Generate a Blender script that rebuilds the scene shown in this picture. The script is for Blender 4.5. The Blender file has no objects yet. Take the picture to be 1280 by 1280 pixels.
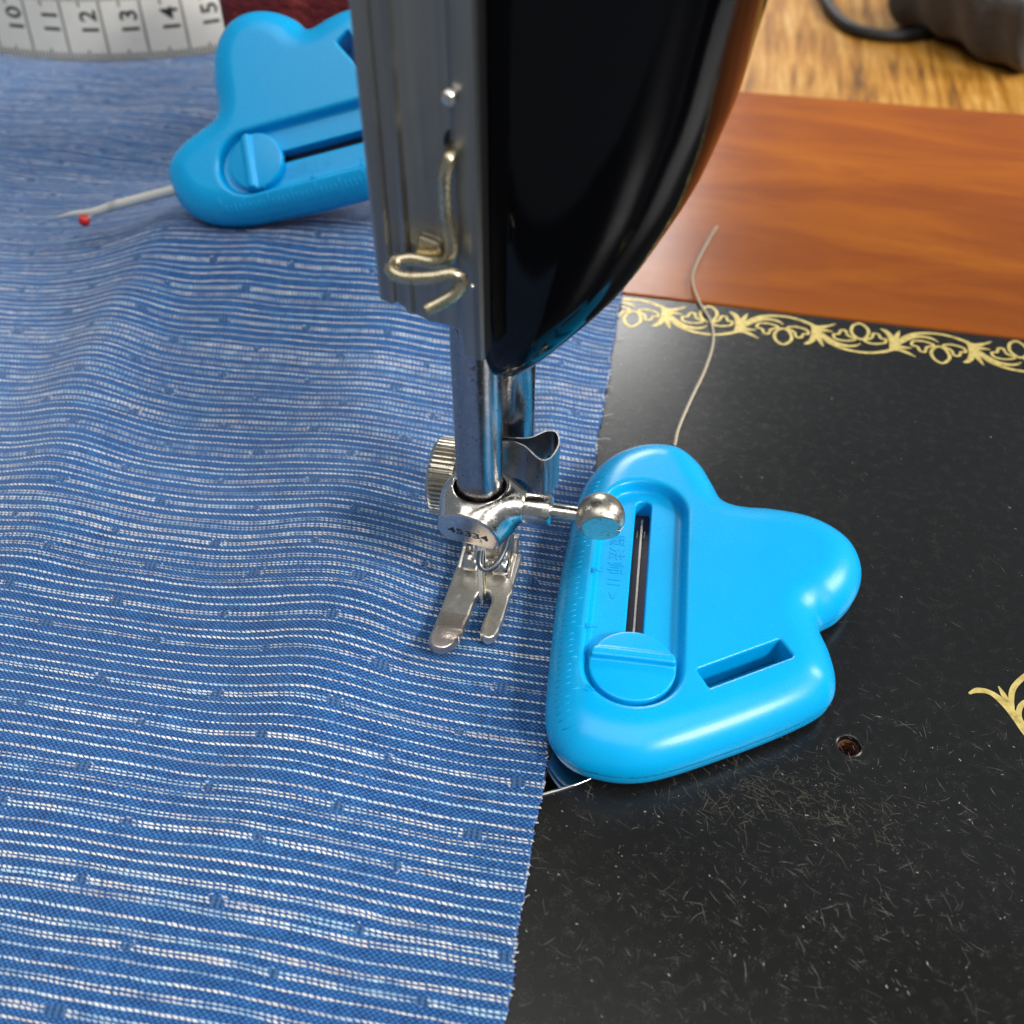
import bpy, math, random
import numpy as np
from mathutils import Vector, Matrix

# ------------------------------------------------------------------ camera, world, light (1 unit = 1 cm)
scn = bpy.context.scene
scn.unit_settings.system = 'METRIC'
scn.unit_settings.scale_length = 0.01
COL = scn.collection
random.seed(7)
rng = np.random.default_rng(11)
R = math.radians

CAM_H, FPX, PITCH, YAW = 11.0, 1256.0, R(43.8), R(12.1)
cam = bpy.data.cameras.new('camera')
cam.sensor_width = 36.0
cam.lens = 36.0 * FPX / 1280.0
cam.clip_start, cam.clip_end = 0.1, 2000.0
cam.dof.use_dof = True
cam.dof.focus_distance = 13.4
cam.dof.aperture_fstop = 0.27
cam_o = bpy.data.objects.new('camera', cam)
COL.objects.link(cam_o)
cam_o.location = (0, 0, CAM_H)
cam_o.rotation_euler = (R(90) - PITCH, 0, YAW)
scn.camera = cam_o

world = bpy.data.worlds.new('World')
scn.world = world
world.use_nodes = True
bg = world.node_tree.nodes['Background']
bg.inputs[0].default_value = (0.80, 0.90, 1.0, 1)
bg.inputs[1].default_value = 0.24


def area(name, loc, target, sx, sy, power, col):
    L = bpy.data.lights.new(name, 'AREA')
    L.shape = 'RECTANGLE'
    L.size, L.size_y = sx, sy
    L.energy = power
    L.color = col
    o = bpy.data.objects.new(name, L)
    COL.objects.link(o)
    o.location = loc
    d = Vector(target) - Vector(loc)
    o.rotation_euler = d.to_track_quat('-Z', 'Y').to_euler()
    return o


area('side_window_light', (190, 60, 130), (0, 10, 0), 110, 80, 480000, (1.0, 0.98, 0.95))
area('rear_window_light', (-45, 230, 112), (0, 12, 0), 70, 60, 210000, (1.0, 0.99, 0.97))
area('front_window_light', (150, -72, 136), (0, 10, 0), 50, 26, 360000, (1.0, 0.99, 0.96))
area('ceiling_light', (-10, -30, 240), (0, 10, 0), 280, 200, 420000, (1.0, 0.98, 0.94))

vs = scn.view_settings
vs.view_transform = 'Standard'
vs.look = 'None'
vs.exposure = 0.0
vs.gamma = 1.0
vs.use_curve_mapping = False
scn.cycles.use_denoising = True
scn.cycles.max_bounces = 4
scn.cycles.diffuse_bounces = 2
scn.cycles.glossy_bounces = 4
scn.cycles.use_adaptive_sampling = True
scn.cycles.adaptive_threshold = 0.02
scn.cycles.caustics_reflective = False
scn.cycles.caustics_refractive = False

# photograph pixel -> point on a real plane of the scene
_fw = np.array([-math.sin(YAW) * math.cos(PITCH), math.cos(YAW) * math.cos(PITCH), -math.sin(PITCH)])
_rt = np.array([math.cos(YAW), math.sin(YAW), 0])
_up = np.cross(_rt, _fw)


def at(x, y, z=0.0):
    d = _fw * FPX + _rt * (x - 640) - _up * (y - 640)
    return np.array([0, 0, CAM_H]) + d * (z - CAM_H) / d[2]


def atY(x, y, Y):
    d = _fw * FPX + _rt * (x - 640) - _up * (y - 640)
    return np.array([0, 0, CAM_H]) + d * Y / d[1]


# ------------------------------------------------------------------ mesh helpers
def mesh_np(name, V, F):
    """V (n,3); F (m,4) or (m,3) integer array or list of tuples."""
    me = bpy.data.meshes.new(name)
    if isinstance(F, np.ndarray):
        n = F.shape[1]
        me.vertices.add(len(V))
        me.vertices.foreach_set('co', np.asarray(V, np.float32).ravel())
        me.loops.add(F.size)
        me.loops.foreach_set('vertex_index', F.astype(np.int32).ravel())
        me.polygons.add(len(F))
        me.polygons.foreach_set('loop_start', np.arange(0, F.size, n, dtype=np.int32))
        me.update(calc_edges=True)
        me.validate()
    else:
        me.from_pydata([tuple(map(float, v)) for v in V], [], F)
        me.update()
    return me


def obj(name, me, mat=None, parent=None, smooth=True):
    o = bpy.data.objects.new(name, me)
    COL.objects.link(o)
    if mat is not None:
        me.materials.append(mat)
    if smooth:
        me.polygons.foreach_set('use_smooth', [True] * len(me.polygons))
    else:
        me.polygons.foreach_set('use_smooth', [False] * len(me.polygons))
    if parent is not None:
        o.parent = parent
    return o


def empty(name, loc=(0, 0, 0)):
    o = bpy.data.objects.new(name, None)
    COL.objects.link(o)
    o.location = loc
    o.empty_display_size = 0.5
    return o


def tag(o, label=None, cat=None, group=None, kind=None):
    if label: o['label'] = label
    if cat: o['category'] = cat
    if group: o['group'] = group
    if kind: o['kind'] = kind
    return o


class MB:
    def __init__(s):
        s.v, s.f = [], []

    def add(s, V, F):
        b = len(s.v)
        s.v += [tuple(map(float, p)) for p in V]
        s.f += [tuple(int(i) + b for i in f) for f in F]
        return s

    def mesh(s, name):
        return mesh_np(name, s.v, s.f)


def catmull(P, n=8, closed=False):
    P = [np.array(p, float) for p in P]
    out = []
    N = len(P)
    rngs = range(N) if closed else range(N - 1)
    for i in rngs:
        if closed:
            p0, p1, p2, p3 = P[(i - 1) % N], P[i], P[(i + 1) % N], P[(i + 2) % N]
        else:
            p1, p2 = P[i], P[i + 1]
            p0 = P[i - 1] if i > 0 else 2 * p1 - p2
            p3 = P[i + 2] if i + 2 < N else 2 * p2 - p1
        for k in range(n):
            t = k / n
            out.append(0.5 * ((2 * p1) + (-p0 + p2) * t + (2 * p0 - 5 * p1 + 4 * p2 - p3) * t * t + (-p0 + 3 * p1 - 3 * p2 + p3) * t ** 3))
    if not closed:
        out.append(P[-1])
    return np.array(out)


def tube(P, r, n=10, caps=True):
    P = np.array(P, float)
    m = len(P)
    rr = np.full(m, r) if np.isscalar(r) else np.interp(np.linspace(0, 1, m), np.linspace(0, 1, len(r)), r)
    T = np.gradient(P, axis=0)
    T /= np.linalg.norm(T, axis=1)[:, None] + 1e-12
    u = np.cross(T[0], (0, 0, 1))
    if np.linalg.norm(u) < 1e-3: u = np.cross(T[0], (0, 1, 0))
    u /= np.linalg.norm(u)
    V = []
    for i in range(m):
        u = u - T[i] * (u @ T[i])
        u /= np.linalg.norm(u)
        w = np.cross(T[i], u)
        for k in range(n):
            a = 2 * math.pi * k / n
            V.append(P[i] + rr[i] * (math.cos(a) * u + math.sin(a) * w))
    F = []
    for i in range(m - 1):
        for k in range(n):
            k2 = (k + 1) % n
            F.append((i * n + k, i * n + k2, (i + 1) * n + k2, (i + 1) * n + k))
    if caps:
        F.append(tuple(range(n - 1, -1, -1)))
        F.append(tuple((m - 1) * n + k for k in range(n)))
    return V, F


def lathe(prof, axis='z', n=48, org=(0, 0, 0)):
    V, F = [], []
    for r, z in prof:
        for k in range(n):
            a = 2 * math.pi * k / n
            c, s = r * math.cos(a), r * math.sin(a)
            p = {'z': (c, s, z), 'x': (z, c, s), 'y': (s, z, c)}[axis]
            V.append((p[0] + org[0], p[1] + org[1], p[2] + org[2]))
    m = len(prof)
    for i in range(m - 1):
        for k in range(n):
            k2 = (k + 1) % n
            F.append((i * n + k, i * n + k2, (i + 1) * n + k2, (i + 1) * n + k))
    return V, F


def rings(sections, cap0=True, cap1=True):
    n = len(sections[0])
    V = [tuple(p) for s in sections for p in s]
    F = []
    for i in range(len(sections) - 1):
        for k in range(n):
            k2 = (k + 1) % n
            F.append((i * n + k, i * n + k2, (i + 1) * n + k2, (i + 1) * n + k))
    if cap0: F.append(tuple(range(n - 1, -1, -1)))
    if cap1: F.append(tuple((len(sections) - 1) * n + k for k in range(n)))
    return V, F


def box(x0, x1, y0, y1, z0, z1):
    V = [(x0, y0, z0), (x1, y0, z0), (x1, y1, z0), (x0, y1, z0), (x0, y0, z1), (x1, y0, z1), (x1, y1, z1), (x0, y1, z1)]
    F = [(0, 3, 2, 1), (4, 5, 6, 7), (0, 1, 5, 4), (1, 2, 6, 5), (2, 3, 7, 6), (3, 0, 4, 7)]
    return V, F


def bevel(o, w, seg=3, angle=35):
    m = o.modifiers.new('bevel', 'BEVEL')
    m.width = w
    m.segments = seg
    m.limit_method = 'ANGLE'
    m.angle_limit = R(angle)
    m.harden_normals = False
    return o


def autosmooth(o, ang=40):
    me = o.data
    me.polygons.foreach_set('use_smooth', [True] * len(me.polygons))
    try:
        me.set_sharp_from_angle(angle=R(ang))
    except Exception:
        pass
    return o


def prism(poly, axis, a, b):
    """extrude a 2-D polygon; axis 'y' -> poly is (x,z), 'z' -> poly is (x,y)"""
    n = len(poly)
    def p3(p, t):
        return (p[0], t, p[1]) if axis == 'y' else ((p[0], p[1], t) if axis == 'z' else (t, p[0], p[1]))
    V = [p3(p, a) for p in poly] + [p3(p, b) for p in poly]
    F = [tuple(range(n)), tuple(range(2 * n - 1, n - 1, -1))]
    for k in range(n):
        k2 = (k + 1) % n
        F.append((k, n + k, n + k2, k2))
    return V, F


def fix_normals(me):
    import bmesh
    bm = bmesh.new()
    bm.from_mesh(me)
    bmesh.ops.recalc_face_normals(bm, faces=bm.faces)
    bm.to_mesh(me)
    bm.free()
    return me


def stroke(P, W, z=0.0, sm=6):
    """flat tapered brush stroke"""
    Q = catmull([(p[0], p[1], 0) for p in P], sm)[:, :2]
    m = len(Q)
    w = np.interp(np.linspace(0, 1, m), np.linspace(0, 1, len(W)), W) * 0.5
    T = np.gradient(Q, axis=0)
    T /= np.linalg.norm(T, axis=1)[:, None] + 1e-9
    Nn = np.stack([-T[:, 1], T[:, 0]], 1)
    V = []
    for i in range(m):
        for s in (1, -1):
            q = Q[i] + s * Nn[i] * w[i]
            V.append((q[0], q[1], z))
    F = [(2 * i, 2 * i + 1, 2 * i + 3, 2 * i + 2) for i in range(m - 1)]
    return V, F


def text_mesh(body, size, extrude=0.0, align='CENTER', bold=0.0):
    c = bpy.data.curves.new('text', 'FONT')
    c.body = body
    c.size = size
    c.extrude = extrude
    c.offset = bold
    c.align_x = align
    c.align_y = 'CENTER'
    c.resolution_u = 3
    o = bpy.data.objects.new('text', c)
    COL.objects.link(o)
    dg = bpy.context.evaluated_depsgraph_get()
    me = bpy.data.meshes.new_from_object(o.evaluated_get(dg))
    bpy.data.objects.remove(o)
    bpy.data.curves.remove(c)
    return me


def map_mesh(me, fn):
    n = len(me.vertices)
    co = np.empty(n * 3, np.float32)
    me.vertices.foreach_get('co', co)
    co = co.reshape(-1, 3)
    out = np.array([fn(*p) for p in co], np.float32)
    me.vertices.foreach_set('co', out.ravel())
    me.update()
    return me


# ---- implicit surfaces
def surface_nets(Fv, org, h):
    S = Fv < 0
    sh = tuple(np.array(Fv.shape) - 1)
    acc = np.zeros(sh + (3,), np.float32)
    cnt = np.zeros(sh, np.float32)
    def sl(off):
        return tuple(slice(o, o + n) for o, n in zip(off, sh))
    for ax in range(3):
        oth = [a for a in range(3) if a != ax]
        for b in (0, 1):
            for c in (0, 1):
                o0 = [0, 0, 0]; o0[oth[0]] = b; o0[oth[1]] = c
                o1 = list(o0); o1[ax] = 1
                FA, FB = Fv[sl(o0)], Fv[sl(o1)]
                m = S[sl(o0)] != S[sl(o1)]
                t = np.where(m, FA / np.where(m, FA - FB, 1), 0)
                for a in range(3):
                    acc[..., a] += np.where(m, (t if a == ax else o0[a]), 0)
                cnt += m
    act = cnt > 0
    idx = -np.ones(sh, np.int64)
    idx[act] = np.arange(act.sum())
    ijk = np.argwhere(act)
    V = (ijk + acc[act] / cnt[act][:, None]) * h + np.array(org)
    quads = []
    for ax in range(3):
        b, c = (ax + 1) % 3, (ax + 2) % 3
        A = np.take(S, range(0, S.shape[ax] - 1), axis=ax)
        B = np.take(S, range(1, S.shape[ax]), axis=ax)
        E = np.argwhere(A != B)
        ok = (E[:, b] > 0) & (E[:, c] > 0) & (E[:, b] < sh[b]) & (E[:, c] < sh[c])
        E = E[ok]
        ins = A[tuple(E.T)]
        def g(db, dc):
            q = E.copy(); q[:, b] += db; q[:, c] += dc
            return idx[tuple(q.T)]
        q = np.stack([g(-1, -1), g(0, -1), g(0, 0), g(-1, 0)], 1)
        q[~ins] = q[~ins][:, ::-1]
        quads.append(q)
    return V, np.concatenate(quads)


def implicit(name, f, lo, hi, h, newton=4):
    lo = np.array(lo, float); hi = np.array(hi, float)
    n = np.ceil((hi - lo) / h).astype(int) + 1
    X, Y, Z = np.meshgrid(*[lo[a] + h * np.arange(n[a]) for a in range(3)], indexing='ij')
    Fv = f(X.ravel(), Y.ravel(), Z.ravel()).reshape(X.shape).astype(np.float32)
    V, Q = surface_nets(Fv, lo, h)
    e = h * 0.15
    for _ in range(newton):
        x, y, z = V.T
        v = f(x, y, z)
        g = np.stack([(f(x + e, y, z) - f(x - e, y, z)), (f(x, y + e, z) - f(x, y - e, z)), (f(x, y, z + e) - f(x, y, z - e))], 1) / (2 * e)
        d = (v / ((g ** 2).sum(1) + 1e-3))[:, None] * g
        ln = np.linalg.norm(d, axis=1)[:, None]
        V = V - d * np.minimum(1, 0.4 * h / (ln + 1e-9)) * 0.8
    return mesh_np(name, V, Q)


def smax(a, b, k):
    h = np.clip(0.5 + 0.5 * (a - b) / k, 0, 1)
    return b + (a - b) * h + k * h * (1 - h)


def smin(a, b, k):
    return -smax(-a, -b, k)


# ------------------------------------------------------------------ node helpers
class NV:
    """tiny wrapper: arithmetic on shader sockets"""
    def __init__(s, nt, sock): s.nt, s.s = nt, sock
    def _op(s, op, b=None, c=None):
        n = s.nt.nodes.new('ShaderNodeMath'); n.operation = op
        s.nt.links.new(s.s, n.inputs[0])
        for i, q in ((1, b), (2, c)):
            if q is None: continue
            if isinstance(q, NV): s.nt.links.new(q.s, n.inputs[i])
            else: n.inputs[i].default_value = q
        return NV(s.nt, n.outputs[0])
    def __add__(s, b): return s._op('ADD', b)
    def __radd__(s, b): return s._op('ADD', b)
    def __sub__(s, b): return s._op('SUBTRACT', b)
    def __rsub__(s, b): return s._op('MULTIPLY', -1.0)._op('ADD', b)
    def __mul__(s, b): return s._op('MULTIPLY', b)
    def __rmul__(s, b): return s._op('MULTIPLY', b)
    def __truediv__(s, b): return s._op('DIVIDE', b)
    def floor(s): return s._op('FLOOR')
    def fract(s): return s._op('FRACT')
    def abs(s): return s._op('ABSOLUTE')
    def sin(s): return s._op('SINE')
    def mod(s, b): return s._op('FLOORED_MODULO', b)
    def lt(s, b): return s._op('LESS_THAN', b)
    def gt(s, b): return s._op('GREATER_THAN', b)
    def max(s, b): return s._op('MAXIMUM', b)
    def min(s, b): return s._op('MINIMUM', b)
    def pow(s, b): return s._op('POWER', b)
    def eq(s, v): return s._op('COMPARE', v, 0.25)
    def step(s, a, b):
        """smoothstep from a (0) to b (1)"""
        n = s.nt.nodes.new('ShaderNodeMapRange'); n.interpolation_type = 'SMOOTHSTEP'
        s.nt.links.new(s.s, n.inputs[0])
        n.inputs[1].default_value, n.inputs[2].default_value = a, b
        n.inputs[3].default_value, n.inputs[4].default_value = 0, 1
        if a > b:
            n.inputs[1].default_value, n.inputs[2].default_value = b, a
            n.inputs[3].default_value, n.inputs[4].default_value = 1, 0
        return NV(s.nt, n.outputs[0])


class Mat:
    def __init__(s, name):
        s.m = bpy.data.materials.new(name); s.m.use_nodes = True
        s.nt = s.m.node_tree
        s.b = s.nt.nodes['Principled BSDF']
    def new(s, t): return s.nt.nodes.new(t)
    def link(s, a, b): s.nt.links.new(a.s if isinstance(a, NV) else a, b)
    def set(s, **k):
        names = {'color': 'Base Color', 'rough': 'Roughness', 'metal': 'Metallic', 'ior': 'IOR', 'spec': 'Specular IOR Level', 'coat': 'Coat Weight',
                 'coatr': 'Coat Roughness', 'sss': 'Subsurface Weight', 'sheen': 'Sheen Weight', 'sheenr': 'Sheen Roughness'}
        for a, v in k.items():
            i = s.b.inputs[names[a]]
            if isinstance(v, NV) or isinstance(v, bpy.types.NodeSocket): s.link(v, i)
            elif a == 'color': i.default_value = (*v, 1)
            else: i.default_value = v
        return s
    def coord(s, kind='Object'):
        return s.new('ShaderNodeTexCoord').outputs[kind]
    def mapping(s, src, scale=(1, 1, 1), rot=(0, 0, 0), loc=(0, 0, 0)):
        n = s.new('ShaderNodeMapping'); s.link(src, n.inputs[0])
        n.inputs['Scale'].default_value = scale; n.inputs['Rotation'].default_value = rot; n.inputs['Location'].default_value = loc
        return n.outputs[0]
    def noise(s, src, scale=1.0, detail=2, rough=0.5, dist=0.0):
        n = s.new('ShaderNodeTexNoise'); s.link(src, n.inputs['Vector'])
        n.inputs['Scale'].default_value = scale; n.inputs['Detail'].default_value = detail
        n.inputs['Roughness'].default_value = rough; n.inputs['Distortion'].default_value = dist
        return NV(s.nt, n.outputs['Fac'])
    def white(s, src1d):
        n = s.new('ShaderNodeTexWhiteNoise'); n.noise_dimensions = '1D'; s.link(src1d, n.inputs['W'])
        return NV(s.nt, n.outputs['Value'])
    def ramp(s, fac, stops):
        n = s.new('ShaderNodeValToRGB'); s.link(fac, n.inputs[0])
        e = n.color_ramp.elements
        while len(e) < len(stops): e.new(0.5)
        for el, (p, c) in zip(e, stops):
            el.position = p; el.color = (*c, 1)
        return n.outputs[0]
    def mix(s, fac, a, b):
        n = s.new('ShaderNodeMix'); n.data_type = 'RGBA'
        if isinstance(fac, (int, float)): n.inputs[0].default_value = fac
        else: s.link(fac, n.inputs[0])
        for i, q in ((6, a), (7, b)):
            if isinstance(q, tuple): n.inputs[i].default_value = (*q, 1)
            else: s.link(q, n.inputs[i])
        return n.outputs[2]
    def bump(s, h, dist=0.01, strength=1.0):
        n = s.new('ShaderNodeBump'); s.link(h, n.inputs['Height'])
        n.inputs['Distance'].default_value = dist; n.inputs['Strength'].default_value = strength
        s.link(n.outputs[0], s.b.inputs['Normal'])
        return s


def m_metal(name, col, rough, spots=0.0, spot_col=(0.10, 0.06, 0.03), scale=8.0, aniso=None):
    M = Mat(name)
    c = M.coord()
    n1 = M.noise(c, scale, 4, 0.6)
    n2 = M.noise(c, scale * 4, 3, 0.6)
    M.set(metal=1.0)
    colr = M.mix(n1.step(0.35, 0.7), tuple(0.82 * q for q in col), col)
    if spots:
        sp = n1.step(0.62 - spots * 0.2, 0.72) * n2.step(0.42, 0.62)
        colr = M.mix(sp * 0.8, colr, spot_col)
        M.set(rough=n2 * 0.22 + (rough - 0.06) + sp * 0.4)
    else:
        M.set(rough=n2 * 0.16 + (rough - 0.05))
    M.set(color=colr)
    M.bump(n2, 0.0025, 0.5)
    return M.m


# chrome, steel, brass ...
CHROME = m_metal('worn_chrome', (0.74, 0.70, 0.64), 0.13, 0.35)
STEEL = m_metal('polished_steel', (0.36, 0.355, 0.37), 0.17, 0.25)
DULL = m_metal('dull_nickel', (0.78, 0.74, 0.66), 0.28, 0.55)
NICKEL = m_metal('aged_nickel', (0.66, 0.62, 0.53), 0.26, 0.5)
BLADE = m_metal('blued_blade_steel', (0.30, 0.30, 0.31), 0.26, 0.2)
BRASS = m_metal('brassy_wire', (0.60, 0.52, 0.36), 0.22, 0.3)
M = Mat('satin_silver'); M.set(color=(0.80, 0.77, 0.70), metal=0.45, rough=0.35); SILVER = M.m
M = Mat('mirror_steel'); M.set(color=(0.42, 0.42, 0.43), metal=1.0, rough=0.07); MIRROR = M.m
TOE = m_metal('worn_copper_toe', (0.70, 0.60, 0.52), 0.26, 0.9, (0.10, 0.07, 0.055), 14)

# satin face plate
M = Mat('satin_face_plate'); c = M.coord()
n1 = M.noise(M.mapping(c, (6, 6, 0.25)), 1.5, 3)
M.set(metal=1.0, color=M.ramp(n1, [(0.3, (0.27, 0.27, 0.285)), (0.7, (0.38, 0.37, 0.34))]), rough=0.36)
M.bump(M.noise(c, 60, 3), 0.002, 0.5)
PLATE = M.m

# black enamel of the head
M = Mat('black_enamel'); c = M.coord()
M.set(color=(0.0016, 0.0017, 0.0025), rough=0.09, spec=0.20)
M.bump(M.noise(c, 1.2, 2), 0.01, 0.3)
ENAMEL = M.m

# worn black bed
M = Mat('worn_black_bed_enamel'); c = M.coord()
big = M.noise(c, 0.35, 4, 0.6)
fine = M.noise(c, 45, 4, 0.7)
mid = M.noise(c, 6, 4, 0.65)
haze = mid.step(0.45, 0.75) * fine.step(0.45, 0.7)
M.set(color=M.mix(haze * 0.8, (0.008, 0.0078, 0.0075), (0.042, 0.040, 0.036)),
      rough=big * 0.16 + 0.17 + haze * 0.25)
M.bump(fine * 0.6 + mid * 0.4, 0.004, 0.35)
BED = M.m

M = Mat('bed_scratch'); c = M.coord()
M.set(color=M.mix(M.noise(c, 3, 2).step(0.35, 0.65), (0.05, 0.05, 0.047), (0.19, 0.185, 0.17)), rough=0.42); SCR = M.m
M = Mat('bed_scratch_yellowed'); M.set(color=(0.105, 0.092, 0.062), rough=0.5); SCRY = M.m
M = Mat('dust_speck'); M.set(color=(0.42, 0.42, 0.40), rough=0.6); DUST = M.m

M = Mat('gold_transfer'); c = M.coord()
g = M.noise(c, 9, 3)
M.set(color=M.ramp(g, [(0.25, (0.36, 0.26, 0.075)), (0.45, (0.60, 0.46, 0.14)), (0.7, (0.76, 0.62, 0.23))]), rough=0.40, metal=0.2)
GOLD = M.m

# cherry wood base
M = Mat('cherry_wood'); c = M.coord()
w = M.mapping(c, (0.12, 0.55, 1), (0, 0, R(16)))
n1 = M.noise(w, 1.0, 5, 0.6, 0.8)
n2 = M.noise(M.mapping(c, (0.7, 8, 1), (0, 0, R(14))), 1.6, 3, 0.6)
spk = M.noise(c, 9.0, 4, 0.7)
M.set(color=M.mix(n2 * 0.35, M.ramp(n1, [(0.28, (0.20, 0.046, 0.007)), (0.46, (0.27, 0.066, 0.007)), (0.60, (0.345, 0.094, 0.007)), (0.78, (0.42, 0.13, 0.010))]), (0.20, 0.046, 0.006)),
      rough=spk * 0.22 + 0.12, spec=0.22)
M.bump(n2, 0.004, 0.3)
CHERRY = M.m

# oak table
M = Mat('oak_table'); c = M.coord()
n1 = M.noise(M.mapping(c, (2.6, 0.16, 1)), 1.0, 5, 0.65, 0.5)
n2 = M.noise(M.mapping(c, (7, 0.8, 1)), 1.0, 3, 0.6)
n3 = M.noise(c, 0.35, 2)
M.set(color=M.mix(n2.step(0.4, 0.7) * 0.55, M.ramp(n1 * 0.8 + n3 * 0.2, [(0.36, (0.085, 0.040, 0.010)), (0.45, (0.30, 0.125, 0.014)), (0.55, (0.47, 0.235, 0.045)), (0.68, (0.60, 0.38, 0.14))]), (0.33, 0.125, 0.014)), rough=0.42, spec=0.3)
M.bump(n1, 0.02, 0.4)
OAK = M.m

# blue plastic
M = Mat('blue_plastic'); c = M.coord()
n1 = M.noise(c, 30, 3, 0.6)
sm = M.noise(c, 1.3, 3, 0.6)
M.set(color=M.mix(sm, (0.0, 0.385, 0.78), (0.0, 0.415, 0.83)), rough=n1 * 0.10 + sm * 0.10 + 0.17, spec=0.42)
M.bump(M.noise(c, 55, 3, 0.6), 0.0022, 0.5)
BLUE = M.m
M = Mat('dark_plum_liner'); M.set(color=(0.030, 0.014, 0.030), rough=0.4); PLUM = M.m
M = Mat('red_ball_plastic'); M.set(color=(0.55, 0.02, 0.015), rough=0.3); RED = M.m
M = Mat('black_line'); M.set(color=(0.004, 0.004, 0.004), rough=0.6); BLACK = M.m
M = Mat('engraving_dark'); M.set(color=(0.012, 0.012, 0.014), rough=0.5); ENGR = M.m
M = Mat('rust'); c = M.coord()
M.set(color=M.mix(M.noise(c, 25, 4).step(0.4, 0.6), (0.05, 0.016, 0.007), (0.17, 0.062, 0.022)), rough=0.8); M.bump(M.noise(c, 30, 3), 0.02); RUST = M.m
M = Mat('cream_thread'); M.set(color=(0.50, 0.43, 0.32), rough=0.8); THREAD = M.m
M = Mat('white_yarn'); M.set(color=(0.60, 0.60, 0.58), rough=0.9); WYARN = M.m
M = Mat('blue_yarn'); M.set(color=(0.05, 0.14, 0.42), rough=0.9); BYARN = M.m
M = Mat('tape_white'); c = M.coord(); M.set(color=M.mix(M.noise(c, 3, 3), (0.60, 0.575, 0.51), (0.68, 0.655, 0.59)), rough=0.5); TAPE = M.m
M = Mat('tape_ink'); M.set(color=(0.02, 0.02, 0.022), rough=0.5); INK = M.m
M = Mat('tape_tick_ink'); M.set(color=(0.10, 0.095, 0.085), rough=0.5); INK2 = M.m
M = Mat('tape_grey_line'); M.set(color=(0.22, 0.21, 0.19), rough=0.5); GLINE = M.m
M = Mat('charcoal_felt'); c = M.coord(); n = M.noise(c, 9, 5, 0.7)
M.set(color=M.mix(n.step(0.3, 0.7), (0.014, 0.013, 0.012), (0.062, 0.058, 0.053)), rough=0.95, sheen=0.4); M.bump(n, 0.06, 0.8); FELT = M.m
M = Mat('black_cord'); c = M.coord(); M.set(color=(0.008, 0.008, 0.009), rough=0.55); M.bump(M.noise(c, 12, 3), 0.02); CORD = M.m
M = Mat('dark_red_brocade'); c = M.coord()
v = M.new('ShaderNodeTexVoronoi'); M.link(c, v.inputs['Vector']); v.inputs['Scale'].default_value = 1.3
vd = NV(M.nt, v.outputs['Distance'])
M.set(color=M.mix(vd.step(0.25, 0.55), (0.25, 0.030, 0.022), (0.13, 0.010, 0.010)), rough=0.6); M.bump(M.noise(c, 6, 4), 0.05); REDBOX = M.m

# ---- woven striped cotton
M = Mat('woven_striped_cotton')
uv = M.coord('UV')
sep = M.new('ShaderNodeSeparateXYZ'); M.link(uv, sep.inputs[0])
u0, v0 = NV(M.nt, sep.outputs[0]), NV(M.nt, sep.outputs[1])
wob = M.noise(M.mapping(uv, (0.5, 1.4, 1)), 1.0, 1)
wob2 = M.noise(M.mapping(uv, (2.2, 3.0, 1), (0, 0, 0), (7, 3, 0)), 1.0, 1)
u = u0 + (wob2 - 0.5) * 0.05
v = v0 + (wob - 0.5) * 0.07 + (wob2 - 0.5) * 0.025
LP = 0.150
L = v / LP
i = L.floor()
jit = M.white(i + 0.37) - 0.5
fr = (L - i) - 0.5 + jit * 0.30
m9 = i.mod(9.0)
isA, isB = m9.eq(0.0), m9.eq(4.0)
isD = (isA + isB).min(1.0)
isD2 = isD.max(M.white(i + 17.7).gt(0.62))                  # some plain rows are doubled too
blk = (i / 9.0).floor()
thin = M.white(i + 91.2)
yn = M.noise(M.mapping(uv, (4.5, 5.5, 1), (0, 0, 0), (2, 8, 0)), 1.0, 1)
hw = thin * 0.04 + 0.095 + (yn - 0.5) * 0.14 - isD2 * 0.02               # half width of a yarn row (in line units)
one = 1.0 - isD2
a1 = fr.abs() * one + (fr.abs() - 0.145).abs() * isD2
rowm = ((hw - a1) / 0.06).max(0.0).min(1.0)
sgn = fr.gt(0.0) * isD2
dn = M.noise(M.mapping(uv, (11, 9, 1)), 1.0, 1)
ph = u / 0.072 + sgn * 0.5 + i * 0.37 + fr * 2.4 + (dn - 0.5) * 0.5
tri = (ph.fract() - 0.5).abs() * 2.0
dash = ((0.80 + (dn - 0.5) * 0.7 - tri) / 0.28).max(0.0).min(1.0)
cu = u0 / 1.62 + isB * 0.52 + blk * 0.31 + M.white(blk + 5.1) * 0.15
fm = ((cu.fract() - 0.5) * 1.62).abs()
rg = M.noise(M.mapping(uv, (13, 11, 1)), 1.0, 1) - 0.5
has = M.white(cu.floor() + i * 3.7) * 0.5 + 0.62
ell = ((fm / 0.115).pow(2.0) + (fr / 0.50).pow(2.0)).pow(0.5) / has + rg * 1.7
mot = ell.step(1.05, 0.75) * isD
edge = (ell - 1.25).abs().step(0.20, 0.08) * isD * fr.abs().gt(0.30) * ((u / 0.15 + fr * 1.2).fract()).step(0.45, 0.6) * fm.lt(0.17) * dn.gt(0.5)
fade = M.noise(M.mapping(uv, (0.8, 4.6, 1), (0, 0, 0), (3, 9, 0)), 1.0, 2).step(0.28, 0.62) * 0.50 + 0.48
nub = M.noise(M.mapping(uv, (3.2, 7.0, 1), (0, 0, 0), (21, 5, 0)), 1.0, 1).step(0.72, 0.80)
white = (rowm * dash * (fade + nub) * (1.0 - mot)).max(edge * 0.6).min(1.0)
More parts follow.
